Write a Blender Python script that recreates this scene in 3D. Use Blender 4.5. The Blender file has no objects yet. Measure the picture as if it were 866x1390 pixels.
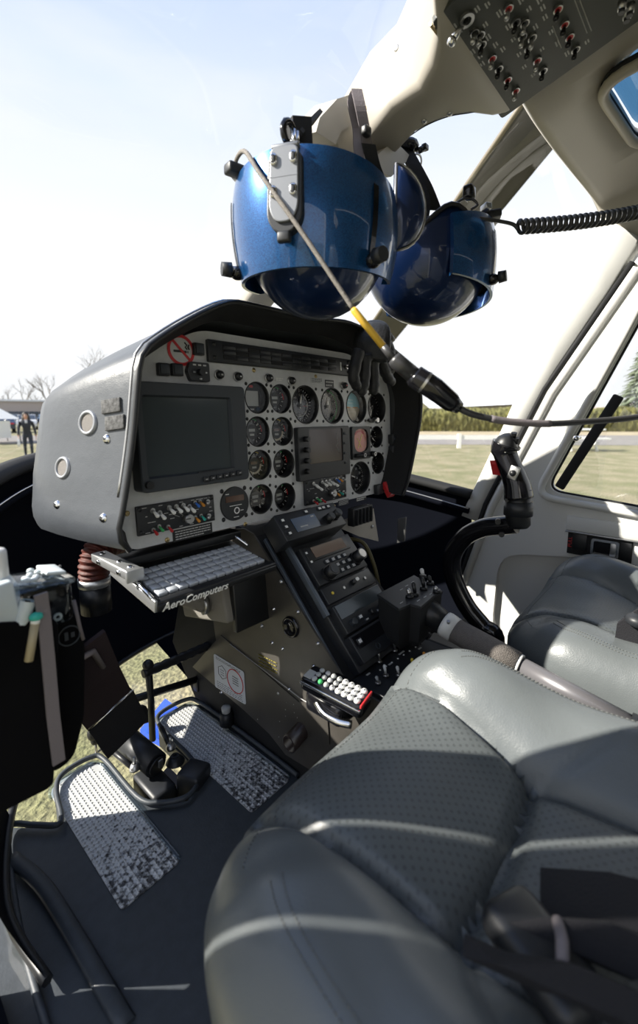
import bpy, bmesh, math, random
from mathutils import Vector, Matrix, Euler
random.seed(7)
S = bpy.context.scene
COL = S.collection
PI = math.pi
# ---------------------------------------------------------------- camera
F = 600.0                      # focal length in pixels of the 866 x 1390 frame
TH = math.radians(48.4)        # camera heading, measured from the nose of the aircraft towards its far door
PT = math.atan(89 / 600)       # pitch down
CZ = 0.72                      # camera height above the cabin floor
cam_d = bpy.data.cameras.new('camera')
cam = bpy.data.objects.new('camera', cam_d); COL.objects.link(cam)
cam_d.sensor_fit = 'VERTICAL'
cam_d.sensor_height = 38.5; cam_d.sensor_width = 38.5
cam_d.lens = F / 1390 * 38.5
cam_d.shift_y = -45 / 1390
cam_d.clip_start = 0.02; cam_d.clip_end = 600
cam.location = (0, 0, CZ)
cam.rotation_euler = Euler((PI / 2 - PT, 0, -TH), 'XYZ')
cam_d.dof.use_dof = True; cam_d.dof.focus_distance = 0.92; cam_d.dof.aperture_fstop = 4.0
S.camera = cam
# ---------------------------------------------------------------- view, sky, sun
S.view_settings.view_transform = 'Standard'; S.view_settings.look = 'None'
S.view_settings.gamma = 1.0; S.view_settings.use_curve_mapping = False
S.view_settings.exposure = 0.0
W = bpy.data.worlds.new('sky'); S.world = W; W.use_nodes = True
SUN_DIR = Vector((1.0, -0.80, -0.90)).normalized()      # the way the light travels
nt = W.node_tree; nt.nodes.clear()
def wn(t, **k):
    n = nt.nodes.new(t)
    for a, b in k.items(): setattr(n, a, b)
    return n
w_out = wn('ShaderNodeOutputWorld'); w_bg = wn('ShaderNodeBackground')
w_tc = wn('ShaderNodeTexCoord'); w_sep = wn('ShaderNodeSeparateXYZ'); w_ramp = wn('ShaderNodeValToRGB')
nt.links.new(w_tc.outputs['Generated'], w_sep.inputs[0])
nt.links.new(w_sep.outputs['Z'], w_ramp.inputs[0])
w_ramp.color_ramp.elements[0].position = 0.0; w_ramp.color_ramp.elements[0].color = (1.02, 1.03, 1.05, 1)
w_ramp.color_ramp.elements[1].position = 1.0; w_ramp.color_ramp.elements[1].color = (0.20, 0.34, 0.72, 1)
for p, c in ((0.30, (1.03, 1.04, 1.06, 1)), (0.52, (0.80, 0.885, 1.02, 1)), (0.74, (0.50, 0.64, 0.97, 1))):
    e = w_ramp.color_ramp.elements.new(p); e.color = c
w_noise = wn('ShaderNodeTexNoise'); w_noise.inputs['Scale'].default_value = 2.2; w_noise.inputs['Detail'].default_value = 5
w_map = wn('ShaderNodeMapping'); w_map.inputs['Scale'].default_value = (1, 1, 4.0)
nt.links.new(w_tc.outputs['Generated'], w_map.inputs[0]); nt.links.new(w_map.outputs[0], w_noise.inputs['Vector'])
w_cr = wn('ShaderNodeValToRGB'); w_cr.color_ramp.elements[0].position = 0.48; w_cr.color_ramp.elements[1].position = 0.75
w_cr.color_ramp.elements[1].color = (0.5, 0.5, 0.5, 1)
nt.links.new(w_noise.outputs['Fac'], w_cr.inputs[0])
w_mix = wn('ShaderNodeMix', data_type='RGBA'); w_mix.inputs[7].default_value = (1.0, 1.0, 1.03, 1)
nt.links.new(w_cr.outputs['Color'], w_mix.inputs[0]); nt.links.new(w_ramp.outputs['Color'], w_mix.inputs[6])
nt.links.new(w_mix.outputs[2], w_bg.inputs['Color']); w_bg.inputs['Strength'].default_value = 1.10
nt.links.new(w_bg.outputs[0], w_out.inputs[0])
sun_d = bpy.data.lights.new('sun', 'SUN'); sun = bpy.data.objects.new('sun', sun_d); COL.objects.link(sun)
sun_d.energy = 11.5; sun_d.angle = math.radians(0.55); sun_d.color = (1.0, 0.94, 0.84)
sun.rotation_euler = SUN_DIR.to_track_quat('-Z', 'Y').to_euler(); sun.location = (-6, 5, 6)
S.cycles.max_bounces = 10; S.cycles.transparent_max_bounces = 16
S.cycles.caustics_reflective = False; S.cycles.caustics_refractive = False
S.cycles.use_denoising = True
# ---------------------------------------------------------------- sight lines of the photograph (for measuring)
def ray(px, py):
    u = (px - 433) / F; v = (650 - py) / F
    h = math.cos(PT) + v * math.sin(PT); z = -math.sin(PT) + v * math.cos(PT)
    return Vector((h * math.sin(TH) + u * math.cos(TH), h * math.cos(TH) - u * math.sin(TH), z))
EYE = Vector((0, 0, CZ))
def AX(px, py, x): r = ray(px, py); return EYE + r * (x / r.x)
def AY(px, py, y): r = ray(px, py); return EYE + r * (y / r.y)
def AZ(px, py, z): r = ray(px, py); return EYE + r * ((z - CZ) / r.z)
def AD(px, py, d): return EYE + ray(px, py) * d
def frame(o, u, v):
    u = Vector(u).normalized(); v = Vector(v).normalized(); w = u.cross(v).normalized()
    return Matrix(((u.x, v.x, w.x, o[0]), (u.y, v.y, w.y, o[1]), (u.z, v.z, w.z, o[2]), (0, 0, 0, 1)))
def on(M, px, py, w=0.0):
    """the (u, v) where a sight line meets the plane w of frame M"""
    Mi = M.inverted(); o = Mi @ EYE; d = (Mi.to_3x3()) @ ray(px, py)
    t = (w - o.z) / d.z
    return (o.x + d.x * t, o.y + d.y * t)
# ---------------------------------------------------------------- materials
def mat(name, col, rough=0.5, metal=0.0, bump=0.0, scale=60.0, var=0.0, coat=0.0, emit=None, spec=None, trans=None):
    m = bpy.data.materials.new(name); m.use_nodes = True
    t = m.node_tree; b = t.nodes['Principled BSDF']
    b.inputs['Base Color'].default_value = (*col, 1); b.inputs['Roughness'].default_value = rough
    b.inputs['Metallic'].default_value = metal
    if coat: b.inputs['Coat Weight'].default_value = coat; b.inputs['Coat Roughness'].default_value = 0.04
    if spec is not None: b.inputs['Specular IOR Level'].default_value = spec
    if emit: b.inputs['Emission Color'].default_value = (*emit[0], 1); b.inputs['Emission Strength'].default_value = emit[1]
    if bump or var:
        tc = t.nodes.new('ShaderNodeTexCoord'); n = t.nodes.new('ShaderNodeTexNoise')
        n.inputs['Scale'].default_value = scale; n.inputs['Detail'].default_value = 6
        t.links.new(tc.outputs['Object'], n.inputs['Vector'])
        if bump:
            bp = t.nodes.new('ShaderNodeBump'); bp.inputs['Strength'].default_value = bump; bp.inputs['Distance'].default_value = 0.002
            t.links.new(n.outputs['Fac'], bp.inputs['Height']); t.links.new(bp.outputs[0], b.inputs['Normal'])
        if var:
            n2 = t.nodes.new('ShaderNodeTexNoise'); n2.inputs['Scale'].default_value = scale * 0.25; n2.inputs['Detail'].default_value = 5
            t.links.new(tc.outputs['Object'], n2.inputs['Vector'])
            mr = t.nodes.new('ShaderNodeMapRange'); mr.inputs['From Min'].default_value = 0.3; mr.inputs['From Max'].default_value = 0.7
            mr.inputs['To Min'].default_value = 1 - var; mr.inputs['To Max'].default_value = 1 + var
            t.links.new(n2.outputs['Fac'], mr.inputs['Value'])
            mx = t.nodes.new('ShaderNodeMix'); mx.data_type = 'RGBA'; mx.blend_type = 'MULTIPLY'; mx.inputs[0].default_value = 1
            mx.inputs[6].default_value = (*col, 1); t.links.new(mr.outputs[0], mx.inputs[7])
            t.links.new(mx.outputs[2], b.inputs['Base Color'])
    return m
def glass(name, tint=(1, 1, 1), refl=0.06, rough=0.0):
    m = bpy.data.materials.new(name); m.use_nodes = True
    t = m.node_tree; t.nodes.clear()
    o = t.nodes.new('ShaderNodeOutputMaterial'); mx = t.nodes.new('ShaderNodeMixShader')
    tr = t.nodes.new('ShaderNodeBsdfTransparent'); tr.inputs[0].default_value = (*tint, 1)
    gl = t.nodes.new('ShaderNodeBsdfGlossy'); gl.inputs['Roughness'].default_value = rough
    fr = t.nodes.new('ShaderNodeLayerWeight'); fr.inputs['Blend'].default_value = 0.5
    pw = t.nodes.new('ShaderNodeMath'); pw.operation = 'POWER'; pw.inputs[1].default_value = 5.0
    mu = t.nodes.new('ShaderNodeMath'); mu.operation = 'MULTIPLY_ADD'; mu.inputs[1].default_value = 0.55; mu.inputs[2].default_value = refl
    t.links.new(fr.outputs['Facing'], pw.inputs[0]); t.links.new(pw.outputs[0], mu.inputs[0]); t.links.new(mu.outputs[0], mx.inputs[0])
    t.links.new(tr.outputs[0], mx.inputs[1]); t.links.new(gl.outputs[0], mx.inputs[2]); t.links.new(mx.outputs[0], o.inputs[0])
    return m
M = {}
M['beige'] = mat('beige_plastic', (0.46, 0.43, 0.38), 0.42, bump=0.05, scale=250)
M['offwhite'] = mat('offwhite_paint', (0.66, 0.66, 0.64), 0.4, bump=0.05, scale=300)
M['platesteel'] = mat('satin_plate', (0.24, 0.25, 0.27), 0.42, metal=0.5)
M['black'] = mat('black_paint', (0.012, 0.013, 0.015), 0.42)
M['matt'] = mat('matt_black', (0.008, 0.0085, 0.010), 0.78, bump=0.15, scale=400)
M['navy'] = mat('dark_navy_trim', (0.004, 0.005, 0.009), 0.85, spec=0.06)
M['gloss'] = mat('gloss_black', (0.008, 0.008, 0.01), 0.15)
M['unit'] = mat('avionics_black', (0.020, 0.022, 0.026), 0.45)
M['bezel'] = mat('display_bezel', (0.030, 0.036, 0.044), 0.55, bump=0.05, scale=500)
M['panel'] = mat('panel_grey_paint', (0.56, 0.57, 0.58), 0.45, bump=0.04, scale=400, var=0.05)
M['white'] = mat('white_marking', (0.85, 0.85, 0.83), 0.5)
M['dimwhite'] = mat('printed_white', (0.5, 0.5, 0.5), 0.6)
M['green'] = mat('green_marking', (0.06, 0.45, 0.14), 0.5)
M['yellow'] = mat('yellow_marking', (0.75, 0.55, 0.05), 0.5)
M['orange'] = mat('orange_marking', (0.75, 0.30, 0.04), 0.5)
M['red'] = mat('red_paint', (0.55, 0.025, 0.03), 0.45)
M['pink'] = mat('salmon_dial', (0.62, 0.17, 0.12), 0.5)
M['blue'] = mat('blue_marking', (0.03, 0.16, 0.62), 0.5)
M['teal'] = mat('teal_marking', (0.03, 0.42, 0.34), 0.5)
M['sky_dial'] = mat('horizon_blue', (0.30, 0.62, 0.72), 0.5)
M['earth_dial'] = mat('horizon_earth', (0.62, 0.56, 0.45), 0.5)
M['chrome'] = mat('bright_metal', (0.75, 0.75, 0.76), 0.2, metal=1.0)
M['steel'] = mat('brushed_steel', (0.50, 0.50, 0.50), 0.38, metal=1.0, bump=0.05, scale=500)
M['alum'] = mat('worn_aluminium', (0.55, 0.56, 0.57), 0.4, metal=0.8, var=0.15, scale=60)
M['brass'] = mat('brass_screw', (0.55, 0.42, 0.20), 0.35, metal=0.9)
M['rail'] = mat('blue_grey_rail', (0.10, 0.12, 0.15), 0.35, metal=0.4)
M['stub'] = mat('brown_pipe', (0.035, 0.026, 0.023), 0.3)
M['side'] = mat('pedestal_paint', (0.060, 0.055, 0.049), 0.38, var=0.3, scale=40, bump=0.05)
M['lcd'] = mat('grey_lcd', (0.42, 0.43, 0.42), 0.35)
M['screen'] = mat('dark_display_glass', (0.045, 0.055, 0.060), 0.12, var=0.1, scale=20)
M['map_screen'] = mat('brown_display_glass', (0.075, 0.055, 0.050), 0.15)
M['amber'] = mat('amber_display_glass', (0.085, 0.035, 0.020), 0.15)
M['blue_lcd'] = mat('blue_display_glass', (0.02, 0.05, 0.10), 0.15)
M['glass'] = glass('windshield_glass', (0.97, 0.98, 0.98), 0.05)
M['roofglass'] = glass('tinted_roof_glass', (0.30, 0.48, 0.62), 0.06)
M['cover'] = glass('instrument_glass', (0.97, 0.97, 0.97), 0.02)
M['rubber'] = mat('black_rubber', (0.018, 0.018, 0.019), 0.55)
M['cloth'] = mat('black_webbing', (0.007, 0.007, 0.010), 0.85, bump=0.5, scale=600)
M['bagcloth'] = mat('black_bag_cloth', (0.0035, 0.0035, 0.0045), 0.9, spec=0.1)
M['maroon'] = mat('maroon_webbing', (0.016, 0.007, 0.010), 0.8, bump=0.5, scale=500)
M['glove'] = mat('black_glove_leather', (0.016, 0.017, 0.019), 0.55, bump=0.6, scale=180)
M['blade'] = mat('rotor_blade_paint', (0.045, 0.043, 0.042), 0.35, var=0.2, scale=14)
M['blade_edge'] = mat('blade_leading_edge', (0.20, 0.175, 0.135), 0.4)
M['collar'] = mat('white_collar', (0.72, 0.72, 0.70), 0.35)
M['grip'] = mat('grey_textured_grip', (0.19, 0.17, 0.155), 0.8, bump=0.9, scale=700, var=0.1)
M['keyplate'] = mat('silver_keys', (0.55, 0.58, 0.62), 0.42, metal=0.25)
M['greybox'] = mat('grey_crackle_paint', (0.25, 0.235, 0.21), 0.6, bump=0.5, scale=500)
M['clear'] = glass('clear_plastic', (0.80, 0.86, 0.90), 0.10, 0.05)
M['paleplastic'] = mat('pale_plastic', (0.62, 0.68, 0.70), 0.35)
M['strapgrey'] = mat('grey_strap', (0.17, 0.15, 0.16), 0.8, bump=0.3, scale=500)
M['tan'] = mat('tan_pen', (0.40, 0.34, 0.22), 0.5)
M['sticker'] = mat('sticker_white', (0.62, 0.66, 0.74), 0.4)
M['mat_rubber'] = mat('floor_mat_rubber', (0.046, 0.054, 0.064), 0.5, bump=0.15, scale=250, var=0.12)
M['velcro'] = mat('grey_hook_tape', (0.12, 0.12, 0.12), 0.95, bump=1.0, scale=900, var=0.5)
M['mesh'] = mat('grommet_mesh', (0.16, 0.145, 0.135), 0.6, bump=0.5, scale=1500)
M['edge'] = mat('shell_edge_trim', (0.02, 0.02, 0.022), 0.3)
M['cord'] = mat('grey_braided_cord', (0.22, 0.20, 0.18), 0.7, bump=0.8, scale=900, var=0.2)
M['yellowtape'] = mat('yellow_sleeve', (0.80, 0.50, 0.06), 0.45)
M['cable'] = mat('dark_cable', (0.045, 0.045, 0.048), 0.35)

def blue_paint():
    m = bpy.data.materials.new('blue_flake_paint'); m.use_nodes = True; t = m.node_tree; b = t.nodes['Principled BSDF']
    tc = t.nodes.new('ShaderNodeTexCoord'); v = t.nodes.new('ShaderNodeTexVoronoi'); v.inputs['Scale'].default_value = 900
    r = t.nodes.new('ShaderNodeValToRGB'); r.color_ramp.elements[0].color = (0.004, 0.040, 0.16, 1); r.color_ramp.elements[1].color = (0.012, 0.125, 0.36, 1)
    t.links.new(tc.outputs['Object'], v.inputs['Vector']); t.links.new(v.outputs['Color'], r.inputs[0]); t.links.new(r.outputs[0], b.inputs['Base Color'])
    b.inputs['Metallic'].default_value = 0.55; b.inputs['Roughness'].default_value = 0.32
    b.inputs['Coat Weight'].default_value = 1.0; b.inputs['Coat Roughness'].default_value = 0.03
    return m
M['bluepaint'] = blue_paint()
M['bluedark'] = mat('dark_blue_shell', (0.004, 0.020, 0.085), 0.3, metal=0.4, coat=0.7)

def leather(name, col, dots, rough=0.38):
    m = bpy.data.materials.new(name); m.use_nodes = True; t = m.node_tree; b = t.nodes['Principled BSDF']
    tc = t.nodes.new('ShaderNodeTexCoord')
    n = t.nodes.new('ShaderNodeTexVoronoi'); n.feature = 'DISTANCE_TO_EDGE'; n.inputs['Scale'].default_value = 320
    n2 = t.nodes.new('ShaderNodeTexNoise'); n2.inputs['Scale'].default_value = 9; n2.inputs['Detail'].default_value = 4
    t.links.new(tc.outputs['Object'], n.inputs['Vector']); t.links.new(tc.outputs['Object'], n2.inputs['Vector'])
    bp = t.nodes.new('ShaderNodeBump'); bp.inputs['Strength'].default_value = 0.18; bp.inputs['Distance'].default_value = 0.001
    t.links.new(n.outputs['Distance'], bp.inputs['Height'])
    bp0 = t.nodes.new('ShaderNodeBump'); bp0.inputs['Strength'].default_value = 0.25; bp0.inputs['Distance'].default_value = 0.012
    t.links.new(n2.outputs['Fac'], bp0.inputs['Height']); t.links.new(bp.outputs[0], bp0.inputs['Normal'])
    last = bp0
    mr = t.nodes.new('ShaderNodeMapRange'); mr.inputs['To Min'].default_value = 0.85; mr.inputs['To Max'].default_value = 1.15
    t.links.new(n2.outputs['Fac'], mr.inputs['Value'])
    mx = t.nodes.new('ShaderNodeMix'); mx.data_type = 'RGBA'; mx.blend_type = 'MULTIPLY'; mx.inputs[0].default_value = 1
    mx.inputs[6].default_value = (*col, 1); t.links.new(mr.outputs[0], mx.inputs[7])
    colout = mx.outputs[2]
    if dots:
        sx = t.nodes.new('ShaderNodeSeparateXYZ'); t.links.new(tc.outputs['Object'], sx.inputs[0])
        def sn(sock):
            a = t.nodes.new('ShaderNodeMath'); a.operation = 'MULTIPLY'; a.inputs[1].default_value = 2 * PI / 0.0105; t.links.new(sock, a.inputs[0])
            c = t.nodes.new('ShaderNodeMath'); c.operation = 'SINE'; t.links.new(a.outputs[0], c.inputs[0]); return c.outputs[0]
        p = t.nodes.new('ShaderNodeMath'); p.operation = 'MULTIPLY'; t.links.new(sn(sx.outputs[0]), p.inputs[0]); t.links.new(sn(sx.outputs[1]), p.inputs[1])
        g = t.nodes.new('ShaderNodeMath'); g.operation = 'GREATER_THAN'; g.inputs[1].default_value = 0.55; t.links.new(p.outputs[0], g.inputs[0])
        b2 = t.nodes.new('ShaderNodeBump'); b2.invert = True; b2.inputs['Strength'].default_value = 0.6; b2.inputs['Distance'].default_value = 0.001
        t.links.new(g.outputs[0], b2.inputs['Height']); t.links.new(last.outputs[0], b2.inputs['Normal']); last = b2
        mm = t.nodes.new('ShaderNodeMix'); mm.data_type = 'RGBA'; mm.blend_type = 'MIX'; mm.inputs[7].default_value = (col[0] * .35, col[1] * .35, col[2] * .35, 1)
        sc = t.nodes.new('ShaderNodeMath'); sc.operation = 'MULTIPLY'; sc.inputs[1].default_value = 0.45; t.links.new(g.outputs[0], sc.inputs[0])
        t.links.new(sc.outputs[0], mm.inputs[0]); t.links.new(colout, mm.inputs[6]); colout = mm.outputs[2]
    t.links.new(colout, b.inputs['Base Color']); t.links.new(last.outputs[0], b.inputs['Normal'])
    b.inputs['Roughness'].default_value = rough
    return m
M['leather'] = leather('grey_leather', (0.112, 0.124, 0.128), False, 0.34)
M['perf'] = leather('perforated_grey_leather', (0.099, 0.110, 0.113), True)
M['hood'] = leather('charcoal_vinyl', (0.074, 0.081, 0.092), False, 0.36)

def tread_metal():
    m = mat('worn_tread_metal', (0.45, 0.46, 0.46), 0.45, metal=0.35)
    t = m.node_tree; b = t.nodes['Principled BSDF']
    tc = t.nodes.new('ShaderNodeTexCoord'); n = t.nodes.new('ShaderNodeTexNoise'); n.inputs['Scale'].default_value = 130; n.inputs['Detail'].default_value = 6
    sp = t.nodes.new('ShaderNodeSeparateXYZ'); t.links.new(tc.outputs['Object'], sp.inputs[0])
    # boot scuffs gather near the heel end
    mr = t.nodes.new('ShaderNodeMapRange'); mr.inputs['From Min'].default_value = 0.12; mr.inputs['From Max'].default_value = -0.12
    mr.inputs['To Min'].default_value = -0.22; mr.inputs['To Max'].default_value = 0.07; t.links.new(sp.outputs[1], mr.inputs['Value'])
    ad = t.nodes.new('ShaderNodeMath'); t.links.new(n.outputs['Fac'], ad.inputs[0]); t.links.new(mr.outputs[0], ad.inputs[1]); t.links.new(tc.outputs['Object'], n.inputs['Vector'])
    r = t.nodes.new('ShaderNodeValToRGB'); r.color_ramp.elements[0].position = 0.50; r.color_ramp.elements[0].color = (0.62, 0.63, 0.63, 1)
    r.color_ramp.elements[1].position = 0.66; r.color_ramp.elements[1].color = (0.075, 0.075, 0.078, 1)
    t.links.new(ad.outputs[0], r.inputs[0]); t.links.new(r.outputs[0], b.inputs['Base Color'])
    return m
M['tread'] = tread_metal()
def hose_mat():
    m = mat('red_brown_hose', (0.085, 0.016, 0.010), 0.6, bump=0.4, scale=400, var=0.35); return m
M['hose'] = hose_mat()
def grass_mat():
    m = bpy.data.materials.new('dry_grass'); m.use_nodes = True; t = m.node_tree; b = t.nodes['Principled BSDF']
    tc = t.nodes.new('ShaderNodeTexCoord')
    n = t.nodes.new('ShaderNodeTexNoise'); n.inputs['Scale'].default_value = 1.3; n.inputs['Detail'].default_value = 8
    n2 = t.nodes.new('ShaderNodeTexNoise'); n2.inputs['Scale'].default_value = 40; n2.inputs['Detail'].default_value = 6
    for q in (n, n2): t.links.new(tc.outputs['Object'], q.inputs['Vector'])
    r = t.nodes.new('ShaderNodeValToRGB'); r.color_ramp.elements[0].position = 0.35; r.color_ramp.elements[0].color = (0.195, 0.195, 0.095, 1)
    r.color_ramp.elements[1].position = 0.66; r.color_ramp.elements[1].color = (0.33, 0.285, 0.185, 1)
    r2 = t.nodes.new('ShaderNodeValToRGB'); r2.color_ramp.elements[0].position = 0.3; r2.color_ramp.elements[0].color = (0.45, 0.45, 0.45, 1)
    r2.color_ramp.elements[1].position = 0.7; r2.color_ramp.elements[1].color = (1.25, 1.25, 1.2, 1)
    mx = t.nodes.new('ShaderNodeMix'); mx.data_type = 'RGBA'; mx.blend_type = 'MULTIPLY'; mx.inputs[0].default_value = 1
    t.links.new(n.outputs['Fac'], r.inputs[0]); t.links.new(n2.outputs['Fac'], r2.inputs[0])
    t.links.new(r.outputs[0], mx.inputs[6]); t.links.new(r2.outputs[0], mx.inputs[7]); t.links.new(mx.outputs[2], b.inputs['Base Color'])
    b.inputs['Roughness'].default_value = 0.95
    bp = t.nodes.new('ShaderNodeBump'); bp.inputs['Distance'].default_value = 0.03; bp.inputs['Strength'].default_value = 0.8
    t.links.new(n2.outputs['Fac'], bp.inputs['Height']); t.links.new(bp.outputs[0], b.inputs['Normal'])
    return m
M['grass'] = grass_mat()
M['asphalt'] = mat('pale_road', (0.205, 0.19, 0.18), 0.9, var=0.1, scale=8)
M['drygrass'] = mat('tan_verge', (0.36, 0.30, 0.20), 0.95, var=0.2, scale=8)
M['hedge'] = mat('hedge_leaves', (0.12, 0.115, 0.035), 0.9, var=0.5, scale=10)
M['conifer'] = mat('conifer_needles', (0.16, 0.19, 0.13), 0.9, var=0.4, scale=6)
M['bark'] = mat('grey_bark', (0.20, 0.18, 0.165), 0.9)
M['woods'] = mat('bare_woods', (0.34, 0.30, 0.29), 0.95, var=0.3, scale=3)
M['fence'] = mat('white_fence_paint', (0.80, 0.80, 0.78), 0.6)
M['barnroof'] = mat('pale_barn_roof', (0.72, 0.74, 0.78), 0.5)
M['barnwall'] = mat('brown_barn_wall', (0.20, 0.17, 0.15), 0.8)
M['shopwall'] = mat('grey_building_wall', (0.42, 0.37, 0.35), 0.8)
M['shopglass'] = mat('dark_glass_band', (0.05, 0.065, 0.09), 0.3)
M['skin'] = mat('skin', (0.50, 0.30, 0.22), 0.55)
M['hair'] = mat('dark_hair', (0.03, 0.022, 0.018), 0.6)
M['jacket'] = mat('dark_jacket', (0.022, 0.026, 0.034), 0.7)
M['jeans'] = mat('dark_trousers', (0.03, 0.038, 0.055), 0.75)
M['shirt'] = mat('pale_shirt', (0.6, 0.62, 0.68), 0.7)
M['tyre'] = mat('tyre_rubber', (0.02, 0.02, 0.02), 0.8)
CARCOL = [mat('car_paint_' + n, c, 0.25, coat=0.8) for n, c in (('white', (0.75, 0.76, 0.78)), ('navy', (0.03, 0.045, 0.08)), ('silver', (0.42, 0.44, 0.47)), ('blue', (0.16, 0.27, 0.45)), ('black', (0.02, 0.02, 0.025)))]

# ---------------------------------------------------------------- mesh builder
class B:
    def __init__(s, mats='black'):
        s.bm = bmesh.new(); s.mats = [mats] if isinstance(mats, str) else list(mats); s.mi = 0; s.X = Matrix.Identity(4)
    def use(s, name):
        if name not in s.mats: s.mats.append(name)
        s.mi = s.mats.index(name); return s
    def _take(s, t, smooth=None):
        for f in t.faces:
            f.material_index = s.mi
            if smooth is not None: f.smooth = smooth
        bmesh.ops.transform(t, matrix=s.X, verts=t.verts)
        me = bpy.data.meshes.new('t'); t.to_mesh(me); t.free(); s.bm.from_mesh(me); bpy.data.meshes.remove(me); return s
    def box(s, c, d, r=0.0, rot=None, seg=2, taper=None):
        t = bmesh.new(); bmesh.ops.create_cube(t, size=1)
        for v in t.verts:
            v.co = Vector((v.co.x * d[0], v.co.y * d[1], v.co.z * d[2]))
            if taper and v.co.z > 0: v.co.x *= taper[0]; v.co.y *= taper[1]
        if r: bmesh.ops.bevel(t, geom=list(t.edges), offset=r, segments=seg, affect='EDGES', profile=0.5)
        mm = Matrix.Translation(Vector(c)) @ (rot.to_4x4() if rot is not None else Matrix.Identity(4))
        bmesh.ops.transform(t, matrix=mm, verts=t.verts)
        return s._take(t, bool(r))
    def cyl(s, a, b, r0, r1=None, n=20, cap=True, smooth=True):
        a = Vector(a); b = Vector(b); r1 = r0 if r1 is None else r1
        t = bmesh.new(); bmesh.ops.create_cone(t, cap_ends=cap, segments=n, radius1=max(r0, 1e-5), radius2=max(r1, 1e-5), depth=(b - a).length)
        q = (b - a).to_track_quat('Z', 'Y').to_matrix().to_4x4()
        bmesh.ops.transform(t, matrix=Matrix.Translation((a + b) / 2) @ q, verts=t.verts)
        for f in t.faces: f.smooth = smooth and len(f.verts) == 4
        return s._take(t)
    def ball(s, c, r, n=16, rot=None):
        t = bmesh.new(); bmesh.ops.create_uvsphere(t, u_segments=n, v_segments=max(6, n // 2), radius=1)
        r = (r, r, r) if not hasattr(r, '__len__') else r
        mm = Matrix.Translation(Vector(c)) @ (rot.to_4x4() if rot is not None else Matrix.Identity(4)) @ Matrix.Diagonal((*r, 1))
        bmesh.ops.transform(t, matrix=mm, verts=t.verts); return s._take(t, True)
    def loft(s, rings, closed=True, caps=(True, True), smooth=True, loop=False):
        t = bmesh.new(); R = [[t.verts.new(Vector(p)) for p in r] for r in rings]
        n = len(R[0]); k = n if closed else n - 1
        pairs = list(zip(R[:-1], R[1:])) + ([(R[-1], R[0])] if loop else [])
        for a, b in pairs:
            for i in range(k):
                j = (i + 1) % n
                try: t.faces.new((a[i], a[j], b[j], b[i]))
                except ValueError: pass
        for f in t.faces: f.smooth = smooth
        if closed and not loop:
            if caps[0]: t.faces.new(list(reversed(R[0])))
            if caps[1]: t.faces.new(R[-1])
        bmesh.ops.recalc_face_normals(t, faces=t.faces)
        return s._take(t)
    def tube(s, pts, r, n=10, caps=True, loop=False, squash=None):
        pts = [Vector(p) for p in pts]; rr = r if hasattr(r, '__len__') else [r] * len(pts)
        rings = []; up = None; m = len(pts)
        for i, p in enumerate(pts):
            if loop: d = (pts[(i + 1) % m] - pts[i - 1])
            else: d = (pts[min(i + 1, m - 1)] - pts[max(i - 1, 0)])
            d.normalize()
            if up is None: up = Vector((0, 0, 1)) if abs(d.z) < 0.9 else Vector((1, 0, 0))
            x = d.cross(up).normalized(); up = x.cross(d).normalized()
            q = squash or (1, 1)
            rings.append([p + x * (math.cos(2 * PI * k / n) * rr[i] * q[0]) + up * (math.sin(2 * PI * k / n) * rr[i] * q[1]) for k in range(n)])
        return s.loft(rings, True, (caps, caps), True, loop)
    def lathe(s, prof, n=28, c=(0, 0, 0), smooth=True):
        rings = [[(c[0] + r * math.cos(2 * PI * k / n), c[1] + r * math.sin(2 * PI * k / n), c[2] + z) for k in range(n)] for r, z in prof]
        return s.loft(rings, True, (False, False), smooth)
    def disc(s, c, r, n=28, sx=1.0):
        t = bmesh.new(); vs = [t.verts.new((c[0] + r * sx * math.cos(2 * PI * k / n), c[1] + r * math.sin(2 * PI * k / n), c[2])) for k in range(n)]
        t.faces.new(vs); return s._take(t, False)
    def ring(s, c, r0, r1, h, n=28, a0=0.0, a1=2 * PI):
        full = abs(a1 - a0 - 2 * PI) < 1e-6; k = n if full else n + 1
        an = [a0 + (a1 - a0) * i / n for i in range(k)]
        rings = [[(c[0] + r * math.cos(a), c[1] + r * math.sin(a), c[2] + z) for r, z in ((r0, 0), (r0, h), (r1, h), (r1, 0))] for a in an]
        return s.loft(rings, True, (not full, not full), False, full)
    def prism(s, poly, z0, z1, r=0.0, seg=2):
        t = bmesh.new(); vs = [t.verts.new((p[0], p[1], z0)) for p in poly]; f = t.faces.new(vs)
        g = bmesh.ops.extrude_face_region(t, geom=[f]); nv = [v for v in g['geom'] if isinstance(v, bmesh.types.BMVert)]
        for v in nv: v.co.z = z1
        bmesh.ops.recalc_face_normals(t, faces=t.faces)
        if r:
            top = [e for e in t.edges if all(abs(v.co.z - z1) < 1e-7 for v in e.verts)]
            bmesh.ops.bevel(t, geom=top, offset=r, segments=seg, affect='EDGES', profile=0.5)
        return s._take(t, False)
    def grid(s, fn, nu, nv, keep=None, smooth=True):
        t = bmesh.new(); V = [[t.verts.new(Vector(fn(i / nu, j / nv))) for j in range(nv + 1)] for i in range(nu + 1)]
        for i in range(nu):
            for j in range(nv):
                if keep is None or keep((i + .5) / nu, (j + .5) / nv):
                    f = t.faces.new((V[i][j], V[i + 1][j], V[i + 1][j + 1], V[i][j + 1])); f.smooth = smooth
        lo = [v for v in t.verts if not v.link_faces]; bmesh.ops.delete(t, geom=lo, context='VERTS')
        return s._take(t)
    def mesh(s, name):
        me = bpy.data.meshes.new(name); s.bm.to_mesh(me); s.bm.free()
        for m in s.mats: me.materials.append(M[m] if isinstance(m, str) else m)
        return me
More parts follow.
